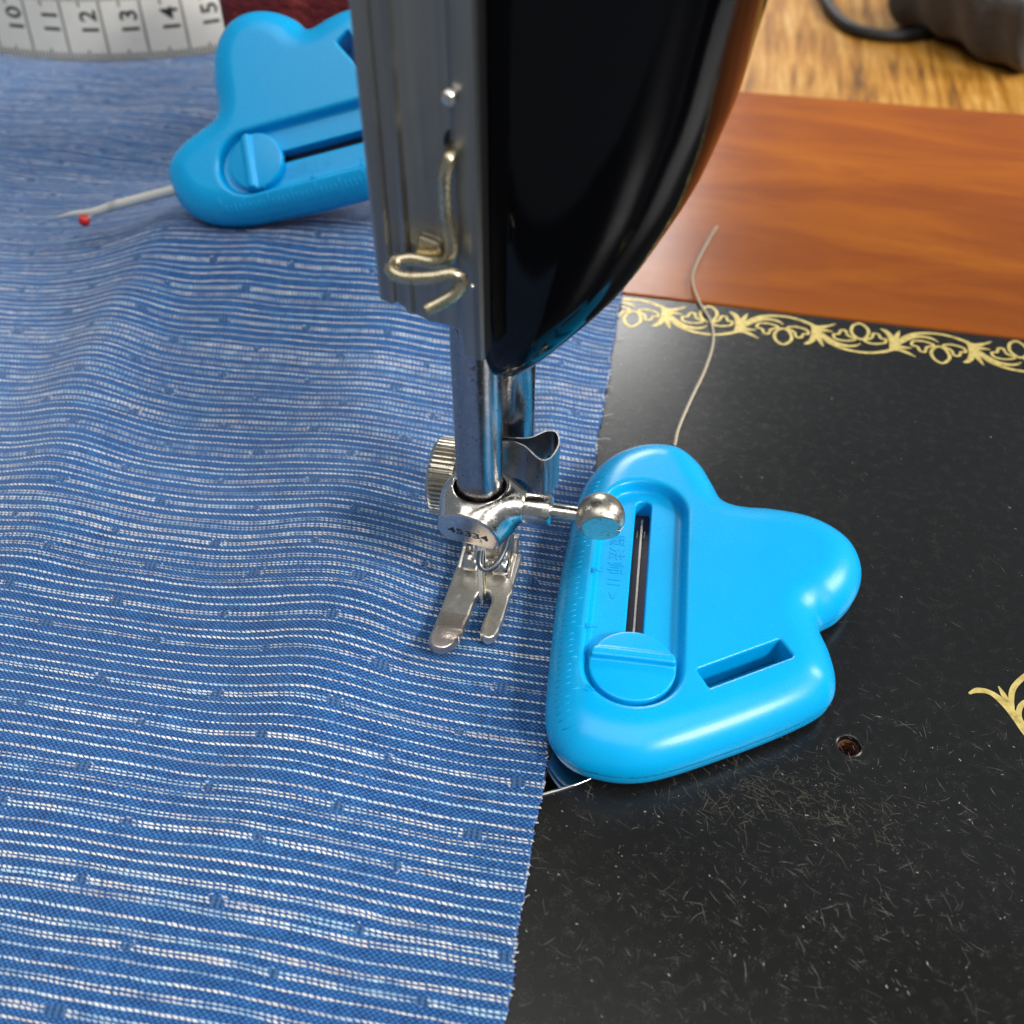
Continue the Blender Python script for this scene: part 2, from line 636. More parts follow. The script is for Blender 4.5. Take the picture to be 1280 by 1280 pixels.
# plain weave of the ground
wu = (u * (2 * math.pi / 0.072)).sin()
wv = (v * (2 * math.pi / 0.054)).sin()
chk = wu * wv * 0.5 + 0.5
slub = M.noise(M.mapping(uv, (24, 2.6, 1)), 1.0, 1)
slub2 = M.noise(M.mapping(uv, (2.0, 22, 1)), 1.0, 1)
tone = chk * 0.46 + slub * 0.27 + slub2 * 0.27
blue = M.ramp(tone, [(0.24, (0.002, 0.010, 0.044)), (0.41, (0.008, 0.050, 0.180)), (0.60, (0.020, 0.112, 0.320)), (0.78, (0.060, 0.220, 0.480))])
vt = ((u * (2 * math.pi / 0.068) + v * 8.0).sin() * 0.5 + 0.5)
motc = M.mix(vt.step(0.2, 0.75), (0.014, 0.052, 0.150), (0.036, 0.125, 0.30))
wn = M.noise(M.mapping(uv, (1.2, 7.0, 1), (0, 0, 0), (11, 2, 0)), 1.0, 1)
wcol = M.ramp(wn, [(0.36, (0.46, 0.66, 0.80)), (0.50, (0.82, 0.84, 0.84)), (0.64, (0.80, 0.74, 0.68))])
col = M.mix(mot, blue, motc)
col = M.mix(white, col, wcol)
M.set(color=col, rough=0.88, spec=0.2, sheen=0.2, sheenr=0.5)
hgt = chk * 0.6 + rowm * 0.7
M.bump(hgt, 0.018, 0.9)
CLOTH = M.m

# ------------------------------------------------------------------ setting: oak table top
tt = MB(); tt.add(*box(-90, 90, 14, 120, -6.5, -4.0))
o = obj('table_top', tt.mesh('table_top'), OAK, smooth=False); tag(o, kind='structure')

# wooden base of the machine
wb = MB(); wb.add(*box(-32, 32, 18.06, 29.35, -3.995, -0.03))
wbo = obj('wooden_base', wb.mesh('wooden_base'), CHERRY, smooth=False); bevel(wbo, 0.06, 3)
tag(wbo, 'reddish cherry wood base board behind the black machine bed', 'wooden base')

# ------------------------------------------------------------------ sewing machine
SM = empty('sewing_machine', (0, 9, 0))
tag(SM, 'old black sewing machine with gold scrollwork on its bed', 'sewing machine')
SM_INV = Matrix.Translation((0, -9, 0))


def part(name, me, mat, parent=SM, smooth=True):
    """mesh given in scene coordinates, parented without moving"""
    root = parent
    o = obj(name, me, mat, None, smooth)
    o.parent = root
    o.matrix_parent_inverse = Matrix.Identity(4)
    p = root; acc = Matrix.Identity(4)
    chain = []
    while p is not None:
        chain.append(p); p = p.parent
    for q in reversed(chain):
        acc = acc @ q.matrix_parent_inverse @ q.matrix_basis
    o.matrix_parent_inverse = acc.inverted()
    return o


# bed with a countersunk screw hole
hx, hy = at(1062, 931)[:2]
bb = MB()
n = 40
def ring(r, z): return [(hx + r * math.cos(2 * math.pi * k / n), hy + r * math.sin(2 * math.pi * k / n), z) for k in range(n)]
S = 0.7
sq = []
for k in range(n):
    a = 2 * math.pi * k / n
    q = S / max(abs(math.cos(a)), abs(math.sin(a)))
    sq.append((hx + q * math.cos(a), hy + q * math.sin(a), 0))
sec = [sq, ring(0.36, 0), ring(0.31, -0.002), ring(0.27, -0.010), ring(0.235, -0.013), ring(0.20, -0.009), ring(0.175, -0.010), ring(0.150, -0.022), ring(0.132, -0.08)]
V, F = rings(sec, False, False)
bb.add(V, F)
x0, x1, y0, y1 = -26, 26, -3, 17.93
X = [x0, hx - S, hx + S, x1]; Y = [y0, hy - S, hy + S, y1]
for a in range(3):
    for b in range(3):
        if a == 1 and b == 1: continue
        bb.add([(X[a], Y[b], 0), (X[a + 1], Y[b], 0), (X[a + 1], Y[b + 1], 0), (X[a], Y[b + 1], 0)], [(0, 1, 2, 3)])
# rounded rear lip
prev = None
lip = [(17.93, 0), (17.965, -0.008), (17.99, -0.03), (18.0, -0.06), (18.0, -2.5)]
for (ya, za), (yb, zb) in zip(lip[:-1], lip[1:]):
    bb.add([(x0, ya, za), (x1, ya, za), (x1, yb, zb), (x0, yb, zb)], [(0, 1, 2, 3)])
bb.add([(x0, y0, -2.5), (x1, y0, -2.5), (x1, 18, -2.5), (x0, 18, -2.5)], [(3, 2, 1, 0)])
bb.add([(x0, y0, 0), (x1, y0, 0), (x1, y0, -2.5), (x0, y0, -2.5)], [(3, 2, 1, 0)])
bed = part('bed', bb.mesh('bed'), BED)
autosmooth(bed, 30)
tag(bed, 'scratched glossy black bed with gold border')
# rusty threaded hole below
hb = MB()
prof = []
for k in range(15):
    prof.append((0.131 if k % 2 == 0 else 0.112, -0.08 - 0.035 * k))
prof.append((0.001, -0.62))
V, F = lathe(prof, 'z', 28, (hx, hy, 0)); hb.add(V, F)
part('threaded_hole', hb.mesh('threaded_hole'), RUST, bed)

# scratches and dust of the bed surface
def strips(cnt, dens, lmin, lmax, wmin, wmax, z):
    mb = MB(); k = 0
    while k < cnt:
        x, y = random.uniform(-1.4, 7.0), random.uniform(2.5, 17.5)
        if random.random() > dens(x, y): continue
        if x < -0.9 - 0.048 * (y - 3.7): continue
        k += 1
        ln = lmin + (lmax - lmin) * random.random() ** 3.2
        a = random.gauss(R(-38), 0.5) if random.random() < 0.6 else random.uniform(0, math.pi)
        cv = random.gauss(0, 0.5)
        p = np.array([x, y]); P = []
        for q in range(5):
            P.append(p.copy()); p = p + (ln / 4) * np.array([math.cos(a), math.sin(a)]); a += cv / 4
        w = random.uniform(wmin, wmax)
        mb.add(*stroke([(q[0], q[1]) for q in P], [0.15 * w, w, w * random.uniform(.6, 1), 0.1 * w], z, 1))
    return mb
def d_all(x, y):
    d = 0.10 + 0.85 * math.exp(-((x - 2.0) / 2.2) ** 2 - ((y - 6.3) / 1.9) ** 2) + 0.30 * (y < 9)
    return min(1, d) * (1.0 if y < 12 else 0.35)
def d_clu(x, y): return math.exp(-((x - 1.9) / 1.05) ** 2 - ((y - 7.0) / 0.42) ** 2)
def d_front(x, y): return (1 if y < 8.5 else 0.25)
s1 = strips(2400, d_all, 0.02, 0.28, 0.002, 0.006, 0.0022)
o = part('scratch_marks', s1.mesh('scratch_marks'), SCR, bed, False); tag(o, kind='stuff')
s2 = strips(420, d_clu, 0.05, 0.34, 0.002, 0.006, 0.0030)
o = part('yellowed_scratch_marks', s2.mesh('yellowed_scratch_marks'), SCRY, bed, False); tag(o, kind='stuff')
s3 = strips(420, d_front, 0.008, 0.06, 0.004, 0.013, 0.0040)
o = part('dust_specks', s3.mesh('dust_specks'), DUST, bed, False); tag(o, kind='stuff')

# gold border: one scroll unit, alternately flipped
def loop_stroke(cx, cy, pts, w, z):
    P = [(cx + a, cy + b) for a, b in pts]
    Q = catmull([(p[0], p[1], 0) for p in P], 6, True)
    Q = np.vstack([Q, Q[:1]])
    V = []
    T = np.gradient(Q[:, :2], axis=0); T[0] = T[-1] = (Q[1, :2] - Q[-2, :2])
    T /= np.linalg.norm(T, axis=1)[:, None]
    for k in range(len(Q)):
        nx, ny = -T[k][1], T[k][0]
        V += [(Q[k][0] + nx * w / 2, Q[k][1] + ny * w / 2, z), (Q[k][0] - nx * w / 2, Q[k][1] - ny * w / 2, z)]
    return V, [(2 * k, 2 * k + 1, 2 * k + 3, 2 * k + 2) for k in range(len(Q) - 1)]
def cp(x, y): return at(770 + x / 4.923, 360 + y / 4.923)[:2]
GC = cp(570, 203)
def scroll_unit(flip):
    mb = MB(); z = [0.0030]
    f = -1 if flip else 1
    def tr(P): return [((cp(x, y) - GC)[0], f * (cp(x, y) - GC)[1]) for x, y in P]
    def st(P, W):
        z[0] += 0.0004
        mb.add(*stroke(tr(P), W, z[0]))
    def lp(P, w):
        z[0] += 0.0004
        mb.add(*loop_stroke(0, 0, tr(P), w, z[0]))
    # arc passing below the flower and its pointed tail
    st([(318, 150), (340, 185), (375, 222), (435, 256), (520, 279), (610, 287), (700, 279), (760, 265), (820, 282), (878, 312)], [0.05, 0.10, 0.11, 0.085, 0.07, 0.065, 0.08, 0.10, 0.085, 0.015])
    st([(335, 168), (372, 203), (420, 232), (475, 246), (528, 245), (562, 232)], [0.05, 0.09, 0.085, 0.075, 0.06, 0.02])
    # tips left and right of the joint
    st([(325, 150), (362, 152), (408, 162)], [0.07, 0.06, 0.012])
    st([(745, 258), (800, 252), (862, 258)], [0.08, 0.07, 0.012])
    # fern leaves at the joint
    st([(742, 262), (752, 225), (745, 185), (722, 158), (698, 148)], [0.09, 0.12, 0.115, 0.09, 0.03])
    st([(755, 258), (775, 212), (792, 182), (810, 158)], [0.09, 0.12, 0.085, 0.02])
    st([(768, 258), (798, 222), (832, 200)], [0.08, 0.085, 0.02])
    # trefoil outlines
    lp([(519, 155), (540, 125), (580, 116), (612, 138), (622, 165), (600, 198), (562, 207), (528, 185)], 0.062)
    lp([(533, 208), (492, 184), (484, 158), (456, 156), (440, 176), (408, 180), (412, 202), (446, 214), (490, 217)], 0.055)
    lp([(588, 216), (634, 200), (648, 176), (678, 180), (688, 202), (716, 210), (706, 230), (660, 236), (618, 232)], 0.055)
    return mb.mesh('scroll_motif')
SU = [scroll_unit(False), scroll_unit(True)]
for m_ in SU: m_.materials.append(GOLD)
gx0 = GC[0]
for k in range(-3, 9):
    o = bpy.data.objects.new('scroll_motif', SU[k % 2]); COL.objects.link(o)
    o.parent = bed
    o.location = (gx0 + 1.46 * k, GC[1], 0)

# gold flourish at the right of the bed
fl = MB()
def pxs(P, W, z):
    fl.add(*stroke([tuple(at(x, y)[:2]) for x, y in P], W, z))
pxs([(1211, 867), (1222, 863), (1238, 866), (1255, 879), (1270, 897), (1284, 918), (1302, 935), (1330, 940)], [0.03, 0.085, 0.08, 0.11, 0.12, 0.10, 0.09, 0.02], 0.003)
pxs([(1248, 858), (1254, 868), (1261, 882)], [0.02, 0.07, 0.09], 0.0034)
pxs([(1300, 838), (1283, 844), (1268, 858), (1264, 872), (1266, 890)], [0.02, 0.07, 0.075, 0.075, 0.05], 0.0038)
pxs([(1300, 872), (1284, 876), (1275, 884), (1274, 897), (1282, 908)], [0.02, 0.06, 0.07, 0.07, 0.05], 0.0042)
pxs([(1302, 935), (1330, 915), (1345, 885), (1325, 865), (1305, 880)], [0.09, 0.08, 0.07, 0.06, 0.02], 0.0046)
o = part('gold_flourish', fl.mesh('gold_flourish'), GOLD, bed, False)

# round slide plate around the needle, mostly under the cloth and the tool
npl = MB()
V, F = lathe([(3.215, -0.2), (3.215, 0.012), (3.210, 0.019), (3.202, 0.0235), (3.19, 0.025), (3.17, 0.025), (3.1, 0.025), (0.2, 0.025), (0.001, 0.025)], 'z', 128, (-2.45, 9.25, 0)); npl.add(V, F)
NP = part('needle_plate', npl.mesh('needle_plate'), MIRROR, SM); autosmooth(NP, 30)
tag(NP, 'shiny round chrome slide plate peeking out beside the cloth')
sc = at(660, 940)
ns = MB(); V, F = lathe([(0.30, 0.0262), (0.30, 0.030), (0.285, 0.033), (0.262, 0.030), (0.262, 0.0262)], 'z', 40, (sc[0], sc[1], 0)); ns.add(V, F)
part('plate_ring', ns.mesh('plate_ring'), BLACK, NP)
gl = MB(); a, b = at(682, 960), at(682, 1000)
gl.add(*stroke([(-1.03, 5.8), (-1.0, 6.6), (-0.97, 8.2)], [0.012, 0.012, 0.012], 0.0275, 2))
part('plate_seam', gl.mesh('plate_seam'), BLACK, NP, False)

# ---- machine head (black casting)
hs = MB()
# right silhouette x(z) of the casting
ZR = np.array([3.50, 3.54, 3.68, 3.92, 4.22, 4.55, 5.15, 6.15, 7.05, 7.9, 9.0, 10.2, 11.2, 12.0, 12.8])
XR = np.array([-2.16, -2.10, -1.98, -1.80, -1.55, -1.24, -0.66, -0.14, 0.12, 0.24, 0.42, 0.8, 1.7, 3.4, 6.0])
XL = np.array([-2.50, -2.52, -2.54, -2.56, -2.58, -2.62, -2.78, -2.95, -3.0, -3.0, -3.0, -3.0, -3.0, -3.0, -3.0])
YF = np.array([10.5, 10.3, 9.9, 9.45, 9.05, 8.82, 8.72, 8.70, 8.70, 8.70, 8.70, 8.70, 8.70, 8.75, 8.9])
YB = np.array([11.0, 11.4, 11.9, 12.3, 12.6, 12.8, 13.0, 13.0, 13.0, 13.0, 13.0, 13.0, 13.0, 13.0, 12.9])
zz = np.concatenate([np.linspace(3.50, 4.4, 22), np.linspace(4.5, 12.8, 40)])
secs = []
for z in zz:
    xr, xl, yf, yb = [np.interp(z, ZR, q) for q in (XR, XL, YF, YB)]
    cx, cy, ax, ay = (xl + xr) / 2, (yf + yb) / 2, (xr - xl) / 2, (yb - yf) / 2
    rg = []
    for k in range(72):
        a = 2 * math.pi * k / 72
        e = 2.0 / 2.3
        c_, s_ = math.cos(a), math.sin(a)
        rg.append((cx + ax * math.copysign(abs(c_) ** e, c_), cy + ay * math.copysign(abs(s_) ** e, s_), z))
    secs.append(rg)
V, F = rings(secs); hs.add(V, F)
HEAD = part('head', hs.mesh('head'), ENAMEL)
sub = HEAD.modifiers.new('smooth', 'SMOOTH'); sub.factor = 0.5; sub.iterations = 6
# arm and pillar (above / beside the picture)
ar = MB(); secs = []
for x in np.linspace(-3.2, 22.5, 46):
    e = 1.0 - 0.25 * math.exp(-((x + 3.2) / 0.5) ** 2)
    rg = []
    for k in range(40):
        a = 2 * math.pi * k / 40; c_, s_ = math.cos(a), math.sin(a)
        rg.append((x, 10.85 + 2.2 * e * math.copysign(abs(c_) ** 0.75, c_), 14.4 + 2.4 * e * math.copysign(abs(s_) ** 0.75, s_)))
    secs.append(rg)
V, F = rings(secs); ar.add(V, F); part('arm', ar.mesh('arm'), ENAMEL)
pi_ = MB(); secs = []
for z in np.linspace(0.0, 14.0, 30):
    e = 1 + 0.25 * math.exp(-(z / 1.2) ** 2)
    rg = []
    for k in range(40):
        a = 2 * math.pi * k / 40; c_, s_ = math.cos(a), math.sin(a)
        rg.append((20.2 + 2.3 * e * math.copysign(abs(c_) ** 0.75, c_), 10.85 + 2.2 * e * math.copysign(abs(s_) ** 0.75, s_), z))
    secs.append(rg)
V, F = rings(secs); pi_.add(V, F); part('pillar', pi_.mesh('pillar'), ENAMEL)

# ---- face plate: relief profile in x, extruded up
YP = 8.58
px_ = lambda x, y: atY(x, y, YP)
xa, xb = -3.235, -2.13
prof = [(-3.235, 0.00), (-3.225, -0.05), (-3.19, -0.075), (-3.09, -0.080), (-3.065, -0.05), (-3.05, -0.02), (-2.97, -0.012), (-2.955, -0.045), (-2.90, -0.055), (-2.875, -0.02), (-2.86, 0.0),
        (-2.62, 0.005), (-2.42, 0.0), (-2.39, -0.02), (-2.375, -0.05), (-2.35, -0.07), (-2.22, -0.075), (-2.16, -0.062), (-2.13, -0.02), (-2.125, 0.03)]
def zbot(x):
    return float(np.interp(x, [-3.24, -3.05, -2.95, -2.73, -2.36, -2.33, -2.12], [5.42, 5.37, 5.30, 5.17, 5.13, 4.86, 4.78]))
xs = [p[0] for p in prof]
fine = np.unique(np.concatenate([np.array(xs), np.linspace(-3.235, -2.125, 60)]))
dep = np.interp(fine, xs, [p[1] for p in prof])
fp = MB(); nx_ = len(fine)
rows = [lambda x, t=t: zbot(x) + t * (13.0 - zbot(x)) for t in np.linspace(0, 1, 30)]
V, F = [], []
for r_ in rows:
    for x, d_ in zip(fine, dep): V.append((x, YP + d_, r_(x)))
nr = len(rows)
for r_ in range(nr - 1):
    for k in range(nx_ - 1):
        F.append((r_ * nx_ + k, r_ * nx_ + k + 1, (r_ + 1) * nx_ + k + 1, (r_ + 1) * nx_ + k))
b0 = len(V)
for r_ in rows:
    for x, d_ in zip(fine, dep): V.append((x, YP + 0.24, r_(x)))
for r_ in range(nr - 1):
    for k in range(nx_ - 1):
        F.append((b0 + r_ * nx_ + k, b0 + (r_ + 1) * nx_ + k, b0 + (r_ + 1) * nx_ + k + 1, b0 + r_ * nx_ + k + 1))
for k in range(nx_ - 1):
    F.append((k, b0 + k, b0 + k + 1, k + 1))
for r_ in range(nr - 1):
    F.append((r_ * nx_, (r_ + 1) * nx_, b0 + (r_ + 1) * nx_, b0 + r_ * nx_))
    F.append((r_ * nx_ + nx_ - 1, b0 + r_ * nx_ + nx_ - 1, b0 + (r_ + 1) * nx_ + nx_ - 1, (r_ + 1) * nx_ + nx_ - 1))
fp.add(V, F)
FP = part('face_plate', fix_normals(fp.mesh('face_plate')), PLATE); autosmooth(FP, 28)
tag(FP, 'dull grey ribbed metal face plate')
# pin, slot, wire thread guide, small brass spring
def pp(x, y, Yd): return atY(x, y, YP + Yd)
c0 = pp(562, 120, -0.12)
pn = MB()
V, F = lathe([(0.001, -0.10), (0.05, -0.09), (0.078, -0.045), (0.082, 0.0), (0.070, 0.045), (0.04, 0.06), (0.035, 0.16)], 'y', 24, c0); pn.add(V, F)
part('guide_pin', fix_normals(pn.mesh('guide_pin')), CHROME, FP)
sl_ = MB(); c1 = pp(566, 178, -0.004)
V, F = lathe([(0.085, 0.02), (0.085, -0.006), (0.001, -0.006)], 'y', 20, c1)
V = [(v_[0], v_[1], c1[2] + (v_[2] - c1[2]) * 1.5) for v_ in V]
sl_.add(V, F); part('guide_slot', fix_normals(sl_.mesh('guide_slot')), BLACK, FP)
W = [pp(565, 180, 0.06), pp(564, 192, -0.12), pp(561, 200, -0.22), pp(556, 222, -0.24), pp(557, 262, -0.20), pp(564, 300, -0.20), pp(562, 322, -0.20), pp(545, 329, -0.17), pp(515, 324, -0.14), pp(494, 328, -0.20), pp(489, 338, -0.33), pp(505, 347, -0.40), pp(540, 347, -0.40), pp(566, 343, -0.36), pp(577, 351, -0.33), pp(569, 367, -0.38), pp(548, 380, -0.46), pp(532, 388, -0.52)]
wg = MB(); V, F = tube(catmull(W, 8), 0.066, 12); wg.add(V, F)
part('thread_guide_wire', wg.mesh('thread_guide_wire'), BRASS, FP)
bs = MB()
A = [px_(520, 312), px_(526, 290), px_(552, 300), px_(560, 322), px_(520, 322)]
bs.add(*prism([(p[0], p[2]) for p in A], 'y', YP - 0.10, YP + 0.01))
o = part('brass_spring', fix_normals(bs.mesh('brass_spring')), BRASS, FP, False); bevel(o, 0.03, 2)
# tiny screw dot
c2 = pp(590, 358, -0.07); sd = MB(); V, F = lathe([(0.001, -0.02), (0.022, -0.015), (0.028, 0.0), (0.028, 0.03)], 'y', 14, c2); sd.add(V, F)
part('guide_rivet', fix_normals(sd.mesh('guide_rivet')), CHROME, FP)

# ---- needle bar, clamp, needle
NX, NY = -2.405, 9.25
nb = MB(); V, F = lathe([(0.001, 1.62), (0.26, 1.62), (0.292, 1.66), (0.295, 1.75), (0.295, 9.0), (0.001, 9.0)], 'z', 56, (NX, NY, 0)); nb.add(V, F)
NB = part('needle_bar', nb.mesh('needle_bar'), STEEL); autosmooth(NB, 40)

fn_ = np.array([-0.12, -0.95, -0.24]); fn_ /= np.linalg.norm(fn_)
cc = np.array([NX, NY, 1.98])
def clamp_f(x, y, z):
    X, Y, Z = x - cc[0], y - cc[1], z - cc[2]
    r = np.sqrt(X * X + Y * Y)
    # rounded barrel
    q = np.sqrt((r / 0.525) ** 2 + (np.maximum(np.abs(Z + 0.03) - 0.12, 0) / 0.36) ** 2)
    body = (q - 1) * 0.38
    # boss toward the clamp screw
    ra = np.sqrt(Y * Y + (Z - 0.08) ** 2)
    cone = np.maximum(ra - (0.33 - 0.20 * np.clip((X - 0.28) / 0.32, 0, 1) * 0.6), np.maximum(-X, X - 0.60))
    # front boss
    P = np.stack([X, Y, Z], -1); t = P @ fn_
    rad = np.sqrt(np.maximum((P ** 2).sum(-1) - t * t, 0))
    boss = np.maximum(rad - 0.42, np.maximum(-t, t - 0.56))
    f = smin(body, cone, 0.10)
    f = smin(f, boss, 0.12)
    # flat face carrying the number
    f = smax(f, t - 0.475, 0.015)
    # top cut and bore
    f = smax(f, Z - 0.36, 0.05)
    f = smax(f, np.where(Z > -0.2, 0.335 - r, -1.0), 0.03)
    f = smax(f, -0.40 - Z, 0.08)
    return f
me = implicit('needle_clamp', clamp_f, cc - [0.75, 0.75, 0.75], cc + [0.8, 0.75, 0.6], 0.028)
CL = part('needle_clamp', me, CHROME)
tag(CL, 'chrome needle clamp numbered 45334')
# number
zl = np.cross((1, 0.0, 0), fn_); zl /= np.linalg.norm(zl)
ux = np.cross(zl, -fn_); ux = np.array([1.0, 0, 0]) - fn_ * fn_[0]; ux /= np.linalg.norm(ux)
uy = np.cross(fn_, ux)
if uy[2] < 0: uy = -uy
me = text_mesh('45334', 0.18, bold=0.004)
org = cc + fn_ * 0.477 + uy * 0.0
map_mesh(me, lambda x, y, z: org + ux * x * 1.25 + uy * y)
part('serial_number', me, ENGR, CL, False)
# screw: sleeve, pin, slotted ball with a flat
cz = 2.05
sv = MB(); V, F = lathe([(0.001, -1.93), (0.20, -1.93), (0.205, -1.90), (0.205, -1.50), (0.19, -1.465), (0.16, -1.455), (0.115, -1.455), (0.11, -1.44), (0.11, -1.05)], 'x', 36, (0, NY, cz)); sv.add(V, F)
SV = part('clamp_screw', fix_normals(sv.mesh('clamp_screw')), CHROME, CL); autosmooth(SV, 35)
bc = np.array([-0.83, NY, cz + 0.02])
bn = np.array([0.10, -0.74, 0.02]); bn /= np.linalg.norm(bn)
bn2 = np.array([0.15, -0.97, -0.20]); bn2 /= np.linalg.norm(bn2)
def ball_f(x, y, z):
    P = np.stack([x, y, z], -1) - bc
    f = np.sqrt((P ** 2).sum(-1)) - 0.318
    f = smax(f, P @ bn2 - 0.185, 0.012)
    # screwdriver slot at the outer edge
    slot = np.maximum(np.abs(P[:, 2] + 0.07 - 0.1 * P[:, 0]) - 0.016, 0.235 - P[:, 0])
    f = smax(f, -slot, 0.006)
    return f
me = implicit('clamp_screw_ball', ball_f, bc - 0.38, bc + 0.38, 0.014)
part('clamp_screw_ball', me, NICKEL, CL)
# needle with a thread groove, dark thread ring
nd = MB(); V, F = lathe([(0.001, 0.10), (0.012, 0.14), (0.040, 0.30), (0.048, 0.42), (0.050, 0.95), (0.074, 1.05), (0.080, 1.7)], 'z', 20, (NX + 0.005, NY - 0.10, 0)); nd.add(V, F)
part('needle', nd.mesh('needle'), SILVER)
nt_ = MB(); P = [(NX + 0.055, NY - 0.12, 1.35), (NX + 0.06, NY - 0.135, 0.9), (NX + 0.053, NY - 0.13, 0.25)]
V, F = tube(catmull(P, 4), 0.020, 8); nt_.add(V, F); part('needle_groove_ridge', nt_.mesh('needle_groove_ridge'), BRASS)
tg = MB(); P = [(NX + 0.02, NY - 0.12, 1.30), (NX + 0.03, NY - 0.26, 1.13), (NX + 0.13, NY - 0.30, 1.07), (NX + 0.25, NY - 0.22, 1.12), (NX + 0.33, NY - 0.05, 1.25), (NX + 0.36, NY + 0.1, 1.42)]
V, F = tube(catmull(P, 6), 0.042, 10); tg.add(V, F); part('needle_thread_guide', tg.mesh('needle_thread_guide'), BLADE)

# ---- presser bar, knurled screw, thread cutter
PX, PY = -2.31, 10.62
pb = MB(); V, F = lathe([(0.001, 0.62), (0.33, 0.62), (0.345, 0.66), (0.345, 9.0)], 'z', 48, (PX, PY, 0)); pb.add(V, F)
part('presser_bar', pb.mesh('presser_bar'), STEEL)
ks = MB(); NT = 46
secs = []
for xq, rb, amp in [(-3.42, 0.44, 0), (-3.42, 0.47, 0.0), (-3.38, 0.52, 0.012), (-3.34, 0.545, 0.03), (-3.07, 0.545, 0.03), (-3.03, 0.53, 0.015), (-3.02, 0.49, 0), (-3.02, 0.30, 0), (-2.90, 0.26, 0), (-2.55, 0.26, 0)]:
    rg = []
    for k in range(NT * 4):
        a = 2 * math.pi * k / (NT * 4)
        r_ = rb + amp * (1 if (k % 4) in (0, 1) else -1)
        rg.append((xq, 10.5 + r_ * math.cos(a), 1.24 + r_ * math.sin(a)))
    secs.append(rg)
V, F = rings(secs, True, False); ks.add(V, F)
o = part('presser_screw', fix_normals(ks.mesh('presser_screw')), NICKEL); autosmooth(o, 30)
tag(o, 'knurled thumb screw left of the presser bar')
# thread cutter: a bent sheet forming a drop-shaped loop
tcut = [(612, 545), (640, 547), (662, 547), (682, 539), (695, 540), (699, 553), (692, 568), (682, 575), (672, 572), (655, 557), (635, 551), (612, 553)]
TP = [at(x, y, 2.40) for x, y in tcut]
Q = catmull(TP, 6)
th = 0.022
tcb = MB(); V, F = [], []
T = np.gradient(Q[:, :2], axis=0); T /= np.linalg.norm(T, axis=1)[:, None]
Nn = np.stack([-T[:, 1], T[:, 0]], 1)
for k in range(len(Q)):
    for s in (1, -1):
        for z in (2.40, 1.80):
            V.append((Q[k][0] + s * Nn[k][0] * th / 2 + 0.02 * (2.40 - z), Q[k][1] + s * Nn[k][1] * th / 2 - 0.06 * (2.40 - z), z))
for k in range(len(Q) - 1):
    a = 4 * k; b = a + 4
    F += [(a, b, b + 1, a + 1), (a + 2, a + 3, b + 3, b + 2), (a, a + 2, b + 2, b), (a + 1, b + 1, b + 3, a + 3)]
tcb.add(V, F)
o = part('thread_cutter', fix_normals(tcb.mesh('thread_cutter')), BLADE); autosmooth(o, 40)
tag(o, 'dark curled thread cutter blade')

# ---- presser foot
def zf(y):   # top of the sole
    return float(np.interp(y, [7.9, 8.1, 8.45, 8.80, 9.6, 10.3], [0.50, 0.42, 0.29, 0.255, 0.25, 0.265]))
poly = [(-2.91, 10.12), (-2.915, 9.2), (-2.925, 8.55), (-2.92, 8.25), (-2.885, 8.10), (-2.80, 8.02), (-2.70, 8.01), (-2.61, 8.06), (-2.555, 8.18), (-2.53, 8.35), (-2.50, 8.80), (-2.49, 9.12),
        (-2.47, 9.24), (-2.41, 9.30), (-2.33, 9.28), (-2.265, 9.20), (-2.25, 9.10), (-2.265, 8.95), (-2.285, 8.80), (-2.285, 8.60), (-2.27, 8.50), (-2.21, 8.43), (-2.13, 8.42), (-2.065, 8.48), (-2.035, 8.60), (-2.02, 8.85), (-2.015, 9.4), (-2.01, 10.12)]
import bmesh
bm = bmesh.new()
def seg(poly, n=4):
    out = []
    for k in range(len(poly)):
        a, b = np.array(poly[k]), np.array(poly[(k + 1) % len(poly)])
        m_ = max(1, int(np.linalg.norm(b - a) / 0.12))
        for q in range(m_): out.append(tuple(a + (b - a) * q / m_))
    return out
pl2 = seg(poly)
vs_ = [bm.verts.new((x, y, 0)) for x, y in pl2]
f0 = bm.faces.new(vs_)
if f0.normal.z < 0: f0.normal_flip()
for yc in (8.2, 8.35, 8.5, 8.7, 8.79, 8.82, 9.0, 9.4, 9.8):
    bmesh.ops.bisect_plane(bm, geom=bm.verts[:] + bm.edges[:] + bm.faces[:], plane_co=(0, yc, 0), plane_no=(0, 1, 0))
for v_ in bm.verts: v_.co.z = zf(v_.co.y)
r_ = bmesh.ops.extrude_face_region(bm, geom=bm.faces[:])
ext = [g_ for g_ in r_['geom'] if isinstance(g_, bmesh.types.BMVert)]
for v_ in ext: v_.co.z -= 0.17
bmesh.ops.recalc_face_normals(bm, faces=bm.faces)
me = bpy.data.meshes.new('presser_foot'); bm.to_mesh(me); bm.free()
PF = part('presser_foot', me, DULL)
bevel(PF, 0.04, 3, 40); autosmooth(PF, 25)
me.materials.append(TOE)
for p_ in me.polygons:
    if p_.center.y < 8.80 and p_.center.x < -2.45: p_.material_index = 1
tag(PF, 'worn nickel presser foot with a long left toe and short right toe')
